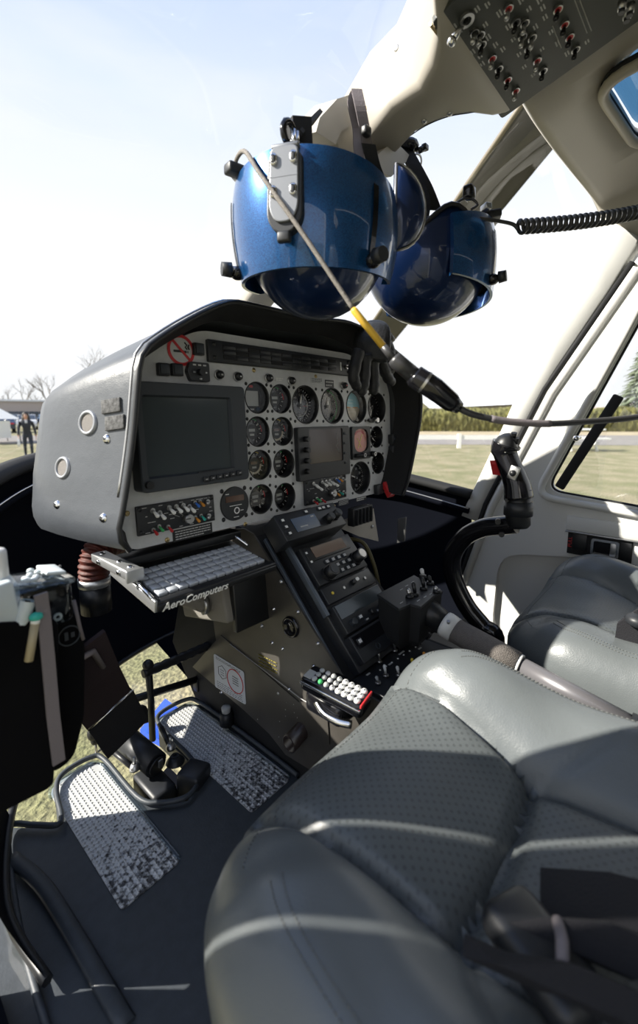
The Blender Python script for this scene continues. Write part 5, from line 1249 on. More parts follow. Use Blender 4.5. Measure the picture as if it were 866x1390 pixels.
# ================================================================ TREAD PLATES
for x0, x1, y0, y1, lb_ in ((.217, .312, .578, .897, 'worn metal tread plate with black scuffs, nearer the camera and partly sunlit'), (.446, .545, .560, .915, 'shaded metal tread plate beside the pedestal')):
    cx_, cy_ = (x0 + x1) / 2, (y0 + y1) / 2; w, h = x1 - x0, y1 - y0
    t = thing('tread_plate', lb_, 'tread plate', (cx_, cy_, .0005), 'metal tread plates')
    pl_ = roundpoly([(-w / 2, -h / 2), (w / 2, -h / 2), (w / 2, h / 2), (-w / 2, h / 2)], .008, 3)
    pl_ = [p for p in roundpoly([(-w / 2, -h / 2 + .004), (-w / 2 + .004, -h / 2), (w / 2 - .004, -h / 2), (w / 2, -h / 2 + .004), (w / 2, h / 2), (-w / 2, h / 2)], .032, 5)]
    b = B('tread'); b.prism(pl_, 0, .0022); b.build('sheet', t)
    b = B('tread'); nx_, ny_ = 12, int(h / .0078); tb = bmesh.new()
    for i in range(nx_):
        for j in range(ny_):
            x = -w / 2 + w * (i + .5) / nx_; y = -h / 2 + h * (j + .5) / ny_
            if y > h / 2 - .035 and (abs(x) > w / 2 - .012 or y > h / 2 - .010): continue
            r1, r2 = w / nx_ * .5, h / ny_ * .5
            vs = [tb.verts.new(p) for p in ((x - r1, y, .0022), (x, y - r2, .0022), (x + r1, y, .0022), (x, y + r2, .0022), (x, y, .0042))]
            for k in range(4): tb.faces.new((vs[k], vs[(k + 1) % 4], vs[4]))
    b._take(tb); b.build('tread_studs', t, kind='stuff')
    b = B('clear'); b.tube([(x * 1.03, y * 1.005, .004) for x, y in pl_[-14:]], .004, 6); b.build('clear_lip', t)

# ================================================================ PEDALS
pe = thing('rudder_pedals', 'black anti-torque pedal linkage standing in the floor pocket between the tread plates', 'pedals', (.38, .8, 0))
b = B('navy'); b.prism([(.326, .66), (.440, .66), (.440, .845), (.326, .80)], -.075, -.066); b.build('pocket_floor', pe, world=True)
P0 = AZ(207, 1000, .02); yP = P0.y
def vt(px, py, dy=0): return AY(px, py, yP + dy)
b = B('black'); b.tube([vt(207, 1004), vt(205, 950), vt(201, 905)], [.0085, .0085, .0095], 8, squash=(1, .8)); b.ball(vt(201, 903), .012, 12); b.build('arm', pe, world=True)
b = B('black'); n_ = 9; pA, pB = vt(194, 915), vt(286, 875, .0); b.tube([pA.lerp(pB, k / 24) for k in range(25)], [.0105 if k % 3 else .0088 for k in range(25)], 10); b.build('pedal_bar', pe, world=True)
b = B('black'); pA, pB = vt(166, 954, .03), vt(268, 922, .06); b.tube([pA, pB], .0085, 8); b.box(pB + Vector((0, 0, -.012)), (.016, .02, .035), .003); b.build('pedal_bar', pe, world=True)
c0, c1 = AZ(170, 1002, .045), AZ(212, 1038, .03); b = B('unit'); b.cyl(c0, c1, .024, n=24); b.use('black'); b.cyl(c1, c1 + (c1 - c0).normalized() * .006, .018, n=20); b.use('steel'); b.box(c1 + (c1 - c0).normalized() * .008 + Vector((.004, 0, .006)), (.010, .006, .016), .001); b.build('housing', pe, world=True)
for (pa, pb_, lo) in (((155, 1021), (183, 1044), .03), ((219, 988), (232, 1016), .03)):
    q0, q1 = AZ(*pa, lo + .02), AZ(*pb_, lo); b = B('black'); b.tube([q0, q1], .0055, 8); b.build('push_rod', pe, world=True)
    b = B('steel'); b.lathe([(.003, .012), (.006, .012), (.010, .004), (.010, 0), (.004, 0)], 14, q1); b.cyl(q1 + Vector((0, 0, .006)), q1 + Vector((0, 0, .026)), .0025, n=8); b.build('eye_bolt', pe, world=True)
q = AZ(238, 1034, .01); b = B('black'); b.lathe([(0, .012), (.010, .012), (.015, .006), (.019, 0)], 18, q); b.use('unit'); b.ring(q + Vector((0, 0, .012)), .004, .008, .003, 14); b.build('nut', pe, world=True)
q = AZ(126, 996, .03); b = B('black'); b.ball(q, (.012, .012, .016), 12); b.ball(q + Vector((.003, 0, -.018)), (.009, .009, .01), 10); b.use('steel'); b.cyl(q + Vector((.004, 0, -.022)), q + Vector((.004, 0, -.05)), .003, n=8); b.cyl(q + Vector((-.008, -.004, -.05)), q + Vector((.016, .004, -.05)), .003, n=8); b.build('clamp', pe, world=True)
q = AZ(189, 972, .05); b = B('black'); b.tube(spline([q + Vector((-.02, 0, 0)), q + Vector((-.008, .008, .012)), q + Vector((.012, .004, .008)), q + Vector((.014, -.004, -.02))], 4), .0085, 8); b.build('lever', pe, world=True)
b = B('unit'); b.box((.42, .705, -.005), (.05, .05, .06), .006, rot=Matrix.Rotation(.4, 3, 'Z')); b.box((.365, .76, -.02), (.05, .09, .05), .008); b.build('base_casting', pe, world=True)
kn = thing('white_floor_knob', 'short white round knob on a black collar between sticker and tread plate', 'knob', AX(307, 962, .548))
q = AX(307, 966, .548); b = B('black'); b.cyl(q + Vector((0, 0, -.03)), q, .016, .014, n=18); b.build('collar', kn, world=True)
b = B('lcd'); b.lathe([(.010, 0), (.011, .010), (.009, .013), (0, .014)], 18, q); b.build('cap', kn, world=True)
bl = thing('blue_fairing', 'bright blue painted skin edge seen through the chin window below the pedals', 'fairing', (.5, 1.05, -.1))
M['fairing'] = mat('blue_gloss_paint', (.02, .09, .62), .3, coat=.5)
P4 = [AZ(*q, -.10) for q in ((190, 990), (224, 948), (262, 975), (228, 1010))]
b = B('fairing'); b.loft([[p + Vector((0, 0, d)) for p in P4] for d in (0, -.02)], smooth=False); b.build('skin', bl, world=True)
# webbing strap by the bag
ws = thing('anchor_strap', 'wide maroon-black webbing strap with a thin metal bar, running from bag to floor', 'strap', (.25, .65, .2))
s0_, s1_, s2_, s3_ = AY(103, 885, .56), AY(128, 930, .62), AY(150, 965, .67), AY(172, 1000, .70)
wv = Vector((.070, -.0, .030))
ribbon([s0_, s1_, s2_.lerp(s1_, .1)], wv, .005, 'maroon').build('webbing', ws, world=True)
ribbon([s2_ + Vector((0, 0, .004)), s3_], wv * 1.02, .012, 'cloth').build('stitched_end', ws, world=True)
b = B('chrome'); b.tube([s2_ - wv * .52 + Vector((0, -.004, .004)), s2_ + wv * .52 + Vector((0, -.004, .004))], .0018, 6); b.build('metal_bar', ws, world=True)
b = B('strapgrey'); b.tube([AY(111, 893, .557), AY(126, 884, .565), AY(140, 905, .60)], .004, 6); b.build('edge_loop', ws, world=True)

# ================================================================ BAG
YB = .515
bag = thing('map_bag', 'black fabric map bag stuffed with odds and ends, hanging at the near doorway', 'bag', (.12, .54, .3))
M['cloth2'] = M['bagcloth']
pl_ = [AY(*q, YB) for q in ((-60, 850), (0, 846), (79, 842), (81, 870), (74, 1064), (66, 1072), (0, 1106), (-60, 1135))]
b = B('bagcloth'); poly = roundpoly([(p.x, p.z) for p in pl_], .006, 3)
MB_ = frame((0, YB, 0), (1, 0, 0), (0, 0, 1))
b.prism(poly, -.030, 0.0, .003)
def bagp(b_, nm, par=None, y=YB):
    o = b_.build(nm, par or bag); o.matrix_parent_inverse = WM[bag.name if par is None else par.name].inverted(); o.matrix_basis = frame((0, y, 0), (1, 0, 0), (0, 0, 1)); return o
bagp(b, 'front_pouch')
pl2 = [AY(*q, .55) for q in ((-40, 830), (22, 800), (52, 792), (78, 788), (98, 800), (112, 830), (118, 880), (117, 975), (103, 1030), (80, 1050), (-40, 1060))]
b = B('bagcloth'); b.prism(roundpoly([(p.x, p.z) for p in pl2], .012, 3), -.055, 0, .008, 3); bagp(b, 'rear_pouch', y=.55)
pts_ = [AY(*q, .512) for q in ((55, 806), (60, 840), (66, 900), (72, 970), (80, 1035))]
ribbon(pts_, Vector((.0125, 0, .001)), .003, 'strapgrey').build('grey_strap', bag, world=True)
q = AY(78, 837, .548); b = B('collar'); b.ring((q.x, q.z, .001), .0022, .0048, .002, 18); bagp(b, 'eyelet', y=.549)
q = AY(94, 863, .548); b = B('bezel'); b.ring((q.x, q.z, .0005), .011, .0125, .001, 24); b.box((q.x - .003, q.z, .0008), (.004, .010, .0008)); b.box((q.x + .004, q.z, .0008), (.004, .006, .0008)); bagp(b, 'emblem', y=.549)
b = B('strapgrey'); b.tube([AY(100, 815, .548), AY(108, 850, .548), AY(113, 868, .55)], .0022, 6); b.build('zip_edge', bag, world=True)
b = B('cloth'); b.tube(spline([AY(20, 850, .53), Vector((.085, .535, .50)), Vector((.070, .545, .56))], 5), .006, 8); b.build('hanging_strap', bag, world=True)
tb_ = thing('clear_tub', 'clear plastic tub with a pale blue lid standing in the bag', 'tub', AY(45, 800, .545))
c = AY(46, 793, .55)
b = B('clear'); b.box(c + Vector((0, 0, -.022)), (.064, .05, .05), .008); b.build('body', tb_, world=True)
b = B('clear'); b.box(c + Vector((0, 0, .006)), (.070, .056, .007), .003, rot=Matrix.Rotation(.12, 3, 'Y')); b.use('paleplastic')
b.box(c + Vector((.018, .0, .012)), (.020, .036, .004), .0015, rot=Matrix.Rotation(.2, 3, 'Y'))
rr = random.Random(2)
for k in range(10): b.ball(c + Vector((rr.uniform(-.026, .014), rr.uniform(-.02, .02), .010)), (.004, .004, .003), 8)
b.build('lid', tb_, world=True)
ro = thing('rolled_paper', 'white paper roll sticking up out of the bag', 'roll', AY(35, 840, .515))
b = B('paleplastic'); b.tube([AY(28, 846, .522), AY(38, 815, .522)], .0075, 16, caps=False); b.use('unit'); b.tube([AY(37.4, 817, .522), AY(38, 815.5, .522)], .003, 10); b.build('sheet', ro, world=True)
pn = thing('marker_pen', 'tan marker pen with a green cap tucked on the bag front', 'pen', AY(45, 868, .511))
b = B('tan'); b.tube([AY(39, 897, .511), AY(47.5, 846, .511)], .0042, 12); b.build('barrel', pn, world=True)
b = B('teal'); b.ball(AY(49, 837, .511), (.0068, .006, .0048), 12); b.use('white'); b.tube([AY(47.5, 846, .511), AY(48.3, 841, .511)], .0044, 12); b.build('green_cap', pn, world=True)
bo = thing('white_bottle', 'white plastic bottle at the outer end of the bag with a ribbed cap', 'bottle', AY(0, 800, .54))
b = B('paleplastic'); p = AY(-2, 800, .545); b.lathe([(0, -.055), (.018, -.055), (.018, .0), (.012, .012), (.009, .016)], 20, p); b.build('body', bo, world=True)
b = B('collar'); b.lathe([(.0105, .014), (.0105, .040), (.009, .043), (0, .043)], 18, p); b.build('cap', bo, world=True)
bx = thing('pale_box', 'pale blue plastic box corner standing in front of the white bottle', 'box', AY(4, 820, .52))
b = B('paleplastic'); b.box(AY(3, 826, .526), (.026, .014, .055), .003, rot=Matrix.Rotation(-.1, 3, 'Y')); b.build('body', bx, world=True)
kc = thing('metal_ring_clip', 'small bright metal clip perched on the rear bag pouch behind the clear tub', 'clip', AY(62, 760, .62))
b = B('chrome'); c = AY(64, 778, .575); b.tube([c + Vector((.009 * math.cos(a), .004 * math.sin(a), .005 * math.sin(a))) for a in [2 * PI * k / 16 for k in range(16)]], .0012, 6, loop=True); b.tube([c + Vector((.006, 0, .002)), c + Vector((.016, .004, .004))], .0015, 6); b.build('clip', kc, world=True)

# ================================================================ HELMETS
def hrad(phi): return 1 / math.sqrt((math.cos(phi) / .140) ** 2 + (math.sin(phi) / .124) ** 2)
def make_helmet():
    t = thing('flight_helmet', 'nearer metallic blue flight helmet hanging crown down with a steel mounting plate in front', 'helmet', (0, 0, 0), 'blue flight helmets')
    # shell
    b = B('bluedark'); n_ = 56; R = []
    def rim(phi): return -.030 + .050 * math.exp(-((abs(phi) - 1.75) / .45) ** 2)
    for k in range(0, 13):
        th_ = PI / 2 * k / 12
        R.append([Vector((math.cos(p) * hrad(p) * .92 * math.sin(th_) + .0, math.sin(p) * hrad(p) * .92 * math.sin(th_), -.02 - .132 * math.cos(th_))) for p in [2 * PI * i / n_ - PI for i in range(n_)]])
    R[0] = [Vector((p.x * .0 + .0005 * math.cos(i), .0005 * math.sin(i), p.z)) for i, p in enumerate(R[0])]
    for q in (.5, 1.0):
        R.append([Vector((math.cos(p) * hrad(p) * .925, math.sin(p) * hrad(p) * (.925 + .02 * q), -.02 + (rim(p) + .02) * q)) for p in [2 * PI * i / n_ - PI for i in range(n_)]])
    R.append([Vector((v.x * .90, v.y * .90, v.z - .002)) for v in R[-1]])
    b.loft(R, caps=(True, False)); b.use('matt'); sh = b
    b.loft([[Vector((v.x, v.y, v.z)) for v in R[-1]], [Vector((v.x * .9, v.y * .9, -.07)) for v in R[-1]], [Vector((v.x * .3, v.y * .3, -.11)) for v in R[-1]]], caps=(False, True))
    b.build('shell', t)
    b = B('edge'); b.tube([v * 1.0 + Vector((0, 0, .001)) for v in R[-2]], .0045, 8, loop=True); b.build('edge_roll', t)
    # visor cover
    b = B('bluepaint'); A0 = math.radians(104); nphi = 40; zz = [0, .06, .2, .4, .6, .8, .94, 1]
    def cov(phi, q, out=0.0):
        ztop = .030 - .028 * (phi / A0) ** 2; zbot = -.112 + .012 * (phi / A0) ** 2
        z = zbot + (ztop - zbot) * q; r = hrad(phi) * (1.0 + .035 * math.sin(PI * min(1, q * .9 + .05)) - .075 * (1 - q) ** 2 - .018 * max(0, q - .85) / .15) + out
        return Vector((math.cos(phi) * r, math.sin(phi) * r, z))
    ph = [-A0 + 2 * A0 * i / nphi for i in range(nphi + 1)]
    b.loft([[cov(p, q) for p in ph] for q in zz], closed=False)
    b.loft([[cov(p, 0) for p in ph], [cov(p, 0, -.005) for p in ph]], closed=False); b.loft([[cov(p, 1) for p in ph], [cov(p, 1, -.008) for p in ph]], closed=False)
    for s_ in (-1, 1): b.loft([[cov(s_ * A0, q) for q in zz], [cov(s_ * A0, q, -.014) for q in zz]], closed=False)
    b.build('visor_cover', t)
    # visor tracks
    for s_ in (-1, 1):
        f = math.radians(52) * s_; b = B('gloss'); R2 = []
        for q in [.14 + .06 * k for k in range(12)]:
            c0 = cov(f - .035, q, .001); c1 = cov(f + .035, q, .001); o_ = Vector((math.cos(f), math.sin(f), 0)) * .0012
            R2.append([c0, c1, c1 + o_, c0 + o_])
        b.loft(R2, smooth=False); b.build('visor_track', t)
        b = B('steel'); q = cov(f, .12, .002); n = Vector((math.cos(f), math.sin(f), 0)); b.cyl(q, q + n * .010, .006, n=14); b.use('unit'); b.cyl(q + n * .010, q + n * .024, .011, .010, n=10); b.build('visor_knob', t)
        b = B('gloss'); b.ball(cov(f * 1.03, .10, .003), (.012, .012, .010), 12); b.build('knob_base', t)
    # mounting plate
    def pf(y, q, o): return cov(math.asin(y / .140), q, o)
    pts = []; ML = frame((cov(0, .5, .004).x, 0, cov(0, .5).z), (0, 1, 0), (-.06, 0, 1))
    b = B('unit'); b.prism(roundpoly([(-.023, .060), (.023, .060), (.024, -.018), (.011, -.036), (-.011, -.036), (-.024, -.018)], .012, 4), -.016, .002, .002); o = b.build('mount_block', t); o.matrix_local = ML
    b = B('platesteel'); b.prism(roundpoly([(-.0185, .066), (.0185, .066), (.0195, -.008), (.011, -.024), (-.011, -.024), (-.0195, -.008)], .010, 4), .002, .0055, .0015); b.box((0, .030, .0056), (.036, .0012, .0004)); b.box((0, .068, -.004), (.036, .006, .014), .002); o = b.build('mount_plate', t); o.matrix_local = ML
    b = B('unit'); b.box((0, -.041, .001), (.018, .014, .010), .003); o = b.build('catch', t); o.matrix_local = ML
    for x in (-.0130, .0130):
        for y in (.050, .012):
            b = B('chrome'); b.loft([[(x + p[0] * k, y + p[1] * k, z) for p in rrect(.009, .014, .0044, 4)] for k, z in ((1.05, .005), (1.0, .0085), (.7, .009))], caps=(False, False)); b.use('black'); b.box((x, y, .0075), (.0055, .009, .003), .001); o = b.build('plate_screw', t); o.matrix_local = ML
    # ear flanges
    for s_ in (1,):
        b = B('bluedark'); D = [(.012, .068)] + [(.012 - .052 * math.sin(a), .008 + .060 * math.cos(a)) for a in [PI * k / 14 for k in range(1, 14)]] + [(.012, -.055)]
        MX = T(-.015, s_ * .128, -.005) @ RZ(math.radians(-55 if s_ > 0 else 8)) @ RX(-PI / 2)
        D = [(x, -y) for x, y in D]
        b.loft([[(-.016 + (x + .016) * k, -.006 + (y + .006) * k, z) for x, y in D] for k, z in ((1, -.002), (1, .002), (.92, .008), (.7, .014), (.35, .018), (.05, .019))]); o = b.build('ear_flange', t); o.matrix_local = MX
        b = B('steel'); b.tube([(x, y, .005) for x, y in D], .0022, 6, loop=True); o = b.build('flange_trim', t); o.matrix_local = MX
        b = B('unit'); b.ball((-.02, s_ * .080, -.02), (.045, .03, .05), 16); b.build('ear_cup', t)
    # top fittings
    b = B('unit'); b.box((.085, -.085, .034), (.05, .02, .014), .003, rot=Matrix.Rotation(-.6, 3, 'Z')); b.use('steel'); b.box((.07, -.098, .040), (.014, .018, .012), .002); b.build('boom_mount', t)
    return t
h1pos = Vector((.552, .495, 1.022)); 
helm = make_helmet(); helm.matrix_world = Matrix.Translation(h1pos) @ RZ(math.radians(206)); WM[helm.name] = helm.matrix_world.copy()
h2pos = AD(577, 338, .90)
helm2 = copy_thing(helm, 'farther metallic blue flight helmet hanging crown down, turned towards the far door', Matrix.Translation(h2pos) @ RZ(math.radians(206 + 128)) @ RX(math.radians(-8)))
# hanger bracket on the post and the straps
hb = thing('helmet_hanger', 'beige folded sheet bracket with wings fixed across the windshield post, holding both helmets', 'bracket', (.73, .5, 1.17))
b = B('beige'); L4 = [AY(*q, .50) for q in ((429, 179), (434, 160), (458, 134), (474, 129), (486, 165), (463, 178), (456, 196))]
b.loft([[p + Vector((0, d, d * .2)) for p in L4] for d in (0, .05)], smooth=False); b.build('wing', hb, world=True)
b = B('beige'); L4 = [AY(*q, .49) for q in ((500, 222), (535, 190), (558, 213), (531, 240))]
b.loft([[p + Vector((0, d, d * .2)) for p in L4] for d in (0, .04)], smooth=False); b.build('wing', hb, world=True)
b = B('beige'); L4 = [AY(*q, .515) for q in ((455, 185), (490, 150), (540, 190), (498, 232), (470, 228))]
b.loft([[p + Vector((0, d, 0)) for p in L4] for d in (0, .03)], smooth=False); b.build('saddle', hb, world=True)
b = B('brass'); q = AY(492, 149, .475); b.ball(q, (.007, .007, .009), 12); b.build('brass_stud', hb, world=True)
def straps(name, label, items):
    t = thing(name, label, 'strap', items[0][1][0], 'helmet chin straps')
    for nm, pts, wv, th, m in items: ribbon(spline(pts, 4), wv, th, m).build(nm, t, world=True)
    return t
S1 = straps('chin_strap', 'dark grey chin strap looped from the brass stud down into the nearer helmet', [
    ('strap', [AY(484, 122, .478), AY(489, 145, .470), AY(495, 175, .468), AY(500, 205, .47)], Vector((.012, -.012, 0)), .004, 'strapgrey'),
    ('strap_loop', [AY(484, 122, .480), AY(478, 140, .485), AY(485, 175, .485), AY(486, 200, .480), AY(490, 232, .475)], Vector((.012, -.010, 0)), .004, 'strapgrey'),
    ('strap_tail', [AY(500, 195, .462), AY(508, 225, .465), AY(525, 262, .47)], Vector((.018, -.014, 0)), .005, 'matt')])
b = B('black'); b.box(AY(497, 178, .462), (.016, .012, .014), .003); b.build('buckle', S1, world=True)
S2 = straps('chin_strap', 'short dark strap with snap buckle between bracket wing and mounting plate of the nearer helmet', [
    ('strap', [AY(430, 158, .49), AY(416, 172, .47), AY(402, 188, .45)], Vector((.010, -.010, .018)), .006, 'matt')])
b = B('matt'); q = AY(406, 178, .455); b.loft([[q + Vector(v) for v in r] for r in ([(-.012, 0, .014), (.014, -.01, .020), (.016, -.01, -.012), (-.010, 0, -.018)], [(-.012, .012, .010), (.014, .006, .016), (.016, .006, -.010), (-.010, .012, -.014)])], smooth=False); b.build('snap_flap', S2, world=True)
b = B('gloss'); q = AY(392, 180, .45); b.tube([q + Vector((.010 * math.cos(a), .0, .013 * math.sin(a))) for a in [PI * .1 + 1.5 * PI * k / 10 for k in range(11)]], .0045, 8); b.build('hook', S2, world=True)
b = B('chrome'); q = AY(399, 185, .447); b.cyl(q + Vector((0, 0, -.014)), q + Vector((0, 0, .008)), .003, n=10); b.cyl(q + Vector((.006, 0, -.014)), q + Vector((.006, 0, .008)), .003, n=10); b.build('clip_pin', S2, world=True)
S3 = straps('chin_strap', 'black strap and buckle cluster above the farther helmet', [
    ('strap', [AD(548, 200, .86), AD(562, 225, .85), AD(578, 255, .85), AD(590, 285, .86)], Vector((.020, -.018, 0)), .006, 'matt'),
    ('strap_loop', [AD(560, 230, .84), AD(575, 270, .83), AD(573, 300, .83)], Vector((.016, -.016, 0)), .006, 'cloth')])
b = B('gloss'); q = AD(556, 198, .86); b.ball(q, (.020, .018, .013), 12); q2 = AD(577, 200, .86); b.tube([AD(566, 206, .86), q2], .006, 8); b.box(q2, (.014, .01, .010), .002); b.build('buckle', S3, world=True)
b = B('chrome'); q = AD(566, 218, .858); b.tube([q + Vector((.007 * math.cos(a), -.006 * math.cos(a), .012 * math.sin(a))) for a in [2 * PI * k / 12 for k in range(12)]], .002, 6, loop=True); b.build('ring', S3, world=True)

# ================================================================ CORDS
cord = thing('headset_cord', 'grey braided headset cord with yellow sleeve and long black plug, crossing before the nearer helmet', 'cord', AD(333, 207, .6))
c0 = AD(350, 222, .57)
pts_ = spline([AD(318, 232, .66), AD(322, 214, .62), AD(333, 206, .585), AD(352, 235, .560), AD(390, 287, .545), AD(430, 345, .54), AD(480, 420, .54)], 8)
b = B('cord'); b.tube(pts_, .0030, 8); b.build('braid', cord, world=True)
b = B('yellowtape'); b.tube([AD(479, 419, .54), AD(481, 422, .54), AD(520, 470, .545)], [.0035, .0045, .0045], 12); b.build('yellow_sleeve', cord, world=True)
b = B('cable'); b.tube([AD(520, 470, .545), AD(536, 489, .548)], [.0045, .0060], 12); b.tube([AD(534, 486, .548), AD(537, 489, .548), AD(563, 511, .55)], [.0085, .0100, .0105], 16); b.build('plug', cord, world=True)
b = B('gloss'); b.tube([AD(561, 509, .55), AD(563, 511, .55), AD(590, 528, .553), AD(612, 546, .556), AD(624, 554, .558)], [.0115, .0140, .0140, .0125, .0075], 18); b.build('socket', cord, world=True)
b = B('steel'); b.tube([AD(575, 518, .551), AD(578, 520, .551)], .0143, 18, caps=False); b.build('socket_ring', cord, world=True)
pts_ = spline([AD(622, 553, .558), AD(640, 562, .56), AD(675, 570, .565), AD(710, 574, .57), AD(752, 575, .58), AD(800, 572, .60), AD(866, 566, .62), AD(960, 548, .66), Vector((.82, -.20, .90)), Vector((.86, -.42, 1.15))], 8)
b = B('cable'); b.tube(pts_, .0042, 10); b.build('cable', cord, world=True)
b = B('strapgrey'); b.tube(pts_[14:32], .0048, 10); b.build('cable_sleeve', cord, world=True)
co2 = thing('coiled_cord', 'black coiled cord stretched from the farther helmet towards the far roof', 'cord', AD(705, 308, .8))
cl = spline([AD(572, 297, .80), AD(610, 294, .80), AD(640, 295, .80), AD(670, 299, .81), AD(695, 304, .82), AD(703, 311, .82)], 8)
b = B('cable'); b.tube(cl, .0034, 8); b.build('lead', co2, world=True)
pA, pB = AD(704, 308, .82), AD(905, 280, .86); turns = 28; hel = []
ax_ = (pB - pA).normalized(); n1 = ax_.cross(Vector((0, 0, 1))).normalized(); n2 = n1.cross(ax_)
for k in range(turns * 14 + 1):
    a = 2 * PI * k / 14; hel.append(pA.lerp(pB, k / (turns * 14)) - Vector((0, 0, .006 * math.sin(PI * k / (turns * 14)))) + (n1 * math.cos(a) + n2 * math.sin(a)) * .0105)
b = B('cable'); b.tube(hel, .0036, 7); b.build('coil', co2, world=True)
b = B('cable'); b.tube(spline([pB, pB + Vector((.05, -.05, .005)), Vector((1.16, -.02, 1.20)), Vector((1.22, -.05, 1.285))], 6), .0036, 8); b.build('tail', co2, world=True)
b = B('cable'); b.tube(spline([AD(600, 292, .80), AD(625, 272, .81), AD(640, 270, .815), AD(648, 278, .815), AD(640, 284, .81)], 6), .0024, 7); b.build('side_loop', co2, world=True)
b = B('gloss'); b.box(AD(637, 262, .82), (.024, .018, .024), .004); b.build('connector', co2, world=True)

# ================================================================ GLOVE over the hood edge
gl = thing('glove', 'black leather glove draped over the far end of the panel hood, fingers hanging down', 'glove', AY(505, 470, .575))
b = B('glove')
def G(px, py, y=.578): return AY(px, py, y)
b.tube(spline([AY(508, 441, .615), G(506, 448, .592), G(505, 462), G(504, 480), G(503, 490)], 4), [.028, .031, .034, .037, .039, .040, .041, .041, .042, .042, .042, .042, .042, .042, .041, .039, .036], 16, squash=(1.0, .42))
for f in ([(487, 476), (482, 496), (480, 512), (484, 524)], [(496, 482), (495, 505), (494, 520), (491, 531)], [(506, 484), (507, 505), (508, 520), (507, 530)], [(514, 480), (521, 500), (526, 512), (531, 518)]):
    k_ = spline([G(*p) for p in f], 4); b.tube(k_, [.0140 - .0022 * i / len(k_) + .0008 * math.sin(i * 1.6) for i in range(len(k_))], 10); b.ball(k_[-1], .0115, 10)
k_ = spline([G(518, 458, .585), G(527, 472, .58), G(531, 490, .575), G(530, 502, .575)], 4); b.tube(k_, [.0150 - .003 * i / len(k_) for i in range(len(k_))], 10); b.ball(k_[-1], .0115, 10)
go = b.build('leather', gl, world=True)
go.modifiers.new('r', 'REMESH').mode = 'VOXEL'; go.modifiers['r'].voxel_size = .0022; go.modifiers['r'].use_smooth_shade = True
sm = go.modifiers.new('s', 'SMOOTH'); sm.iterations = 3
bpy.context.view_layer.update(); go.data = bpy.data.meshes.new_from_object(go.evaluated_get(bpy.context.evaluated_depsgraph_get())); go.modifiers.clear()
b = B('glove'); b.tube(spline([AY(497, 440, .625), AY(512, 443, .605), AY(524, 455, .60), AY(530, 460, .615)], 5), [.008 + .010 * math.sin(PI * k / 15) for k in range(16)], 12, squash=(1.3, .6)); b.build('cuff', gl, world=True)

# ================================================================ OVERHEAD SWITCH PANEL
MO = frame((.735, .334, 1.236), (1, 0, 0), (0, -.145, .04))
M['ohgrey'] = mat('overhead_grey', (.038, .042, .038), .5, bump=.1, scale=300)
oh = thing('overhead_switch_panel', 'dark grey overhead switch panel with staggered rows of toggles between the windows', 'switch panel', MO)
b = B('ohgrey'); b.prism(roundpoly([(-.133, 0), (.128, 0), (.128, .30), (-.133, .30)], .006, 2), -.006, .0015, .001); b.build('plate', oh)
b = B('brass'); b.box((-.03, -.003, -.002), (.20, .003, .005)); b.build('front_strip', oh)
def otoggle(px, py, m, L=.013, red=False):
    u, v = on(MO, px, py, .0015); q = B('steel'); q.ring((0, 0, 0), .0042, .0062, .003, 16); q.use('red' if red else 'black'); q.cyl((0, 0, 0), (0, 0, .0035), .0045, n=12); q.use(m); q.cyl((0, 0, .003), (-.003, -.004, L), .0022, .0036, n=10); q.ball((-.003, -.004, L), .0040, 8); q.build('toggle', oh, at=T(u, v, .0015))
for px, py, m, r_ in ((644, 43, 'steel', 0), (654, 59, 'gloss', 0), (668, 78, 'steel', 1), (677, 92, 'gloss', 0), (690, 10, 'steel', 1), (700, 29, 'gloss', 0), (709, 48, 'steel', 0), (717, 64, 'gloss', 0), (729, 81, 'steel', 1), (737, 95, 'gloss', 0),
                      (757, 11, 'gloss', 1), (766, 32, 'gloss', 1), (773, 49, 'gloss', 1), (781, 66, 'gloss', 0), (689, 107, 'gloss', 1), (700, 122, 'steel', 1), (652, 46, 'steel', 0), (712, 30, 'steel', 0), (722, 50, 'steel', 0)):
    otoggle(px, py, m, red=bool(r_))
u, v = on(MO, 633, 25, .0015); q = B('steel'); q.ring((0, 0, 0), .006, .010, .004, 18); q.use('chrome'); q.cyl((0, 0, 0), (-.014, -.020, .024), .003, .0055, n=12); q.ball((-.014, -.020, .024), .0065, 12); q.build('long_lever', oh, at=T(u, v, .0015))
rr = random.Random(11)
for px, py in ((615, 38), (625, 40), (646, 14), (657, 35), (640, 72), (650, 78), (653, 88), (660, 8), (676, 20), (688, 38), (695, 55), (703, 75), (710, 92), (716, 14), (725, 38), (735, 12), (738, 25), (746, 45), (755, 60), (768, 74), (795, 58), (722, 103), (681, 68), (671, 62), (661, 52), (734, 68), (730, 2), (705, 2)):
    u, v = on(MO, px, py, .0016); q = B('dimwhite')
    for k in range(2): q.box((0, k * .0036, 0), (rr.uniform(.006, .011), .0018, .0003))
    q.build('legend', oh, at=T(u, v, .0017))
b = B('dimwhite')
for (pa, pb_) in (((750, 35), (762, 65)), ((780, 0), (797, 45)), ((787, 0), (803, 42))):
    b.tube([(*on(MO, *pa, .0018), .0018), (*on(MO, *pb_, .0018), .0018)], .0007, 4)
b.build('guide_lines', oh, kind='stuff')
fl = thing('dome_light_fitting', 'cluster of small bright fittings on the beige roof next to the switch panel', 'fitting', AZ(850, 8, 1.27))
for px, py in ((845, 2), (856, 6), (852, 14)):
    q = AZ(px, py, 1.262); b = B('steel'); b.cyl(q, q + Vector((0, 0, -.010)), .006, .005, n=14); b.use('unit'); b.cyl(q + Vector((0, 0, -.010)), q + Vector((0, 0, -.014)), .004, n=12); b.build('fitting', fl, world=True)
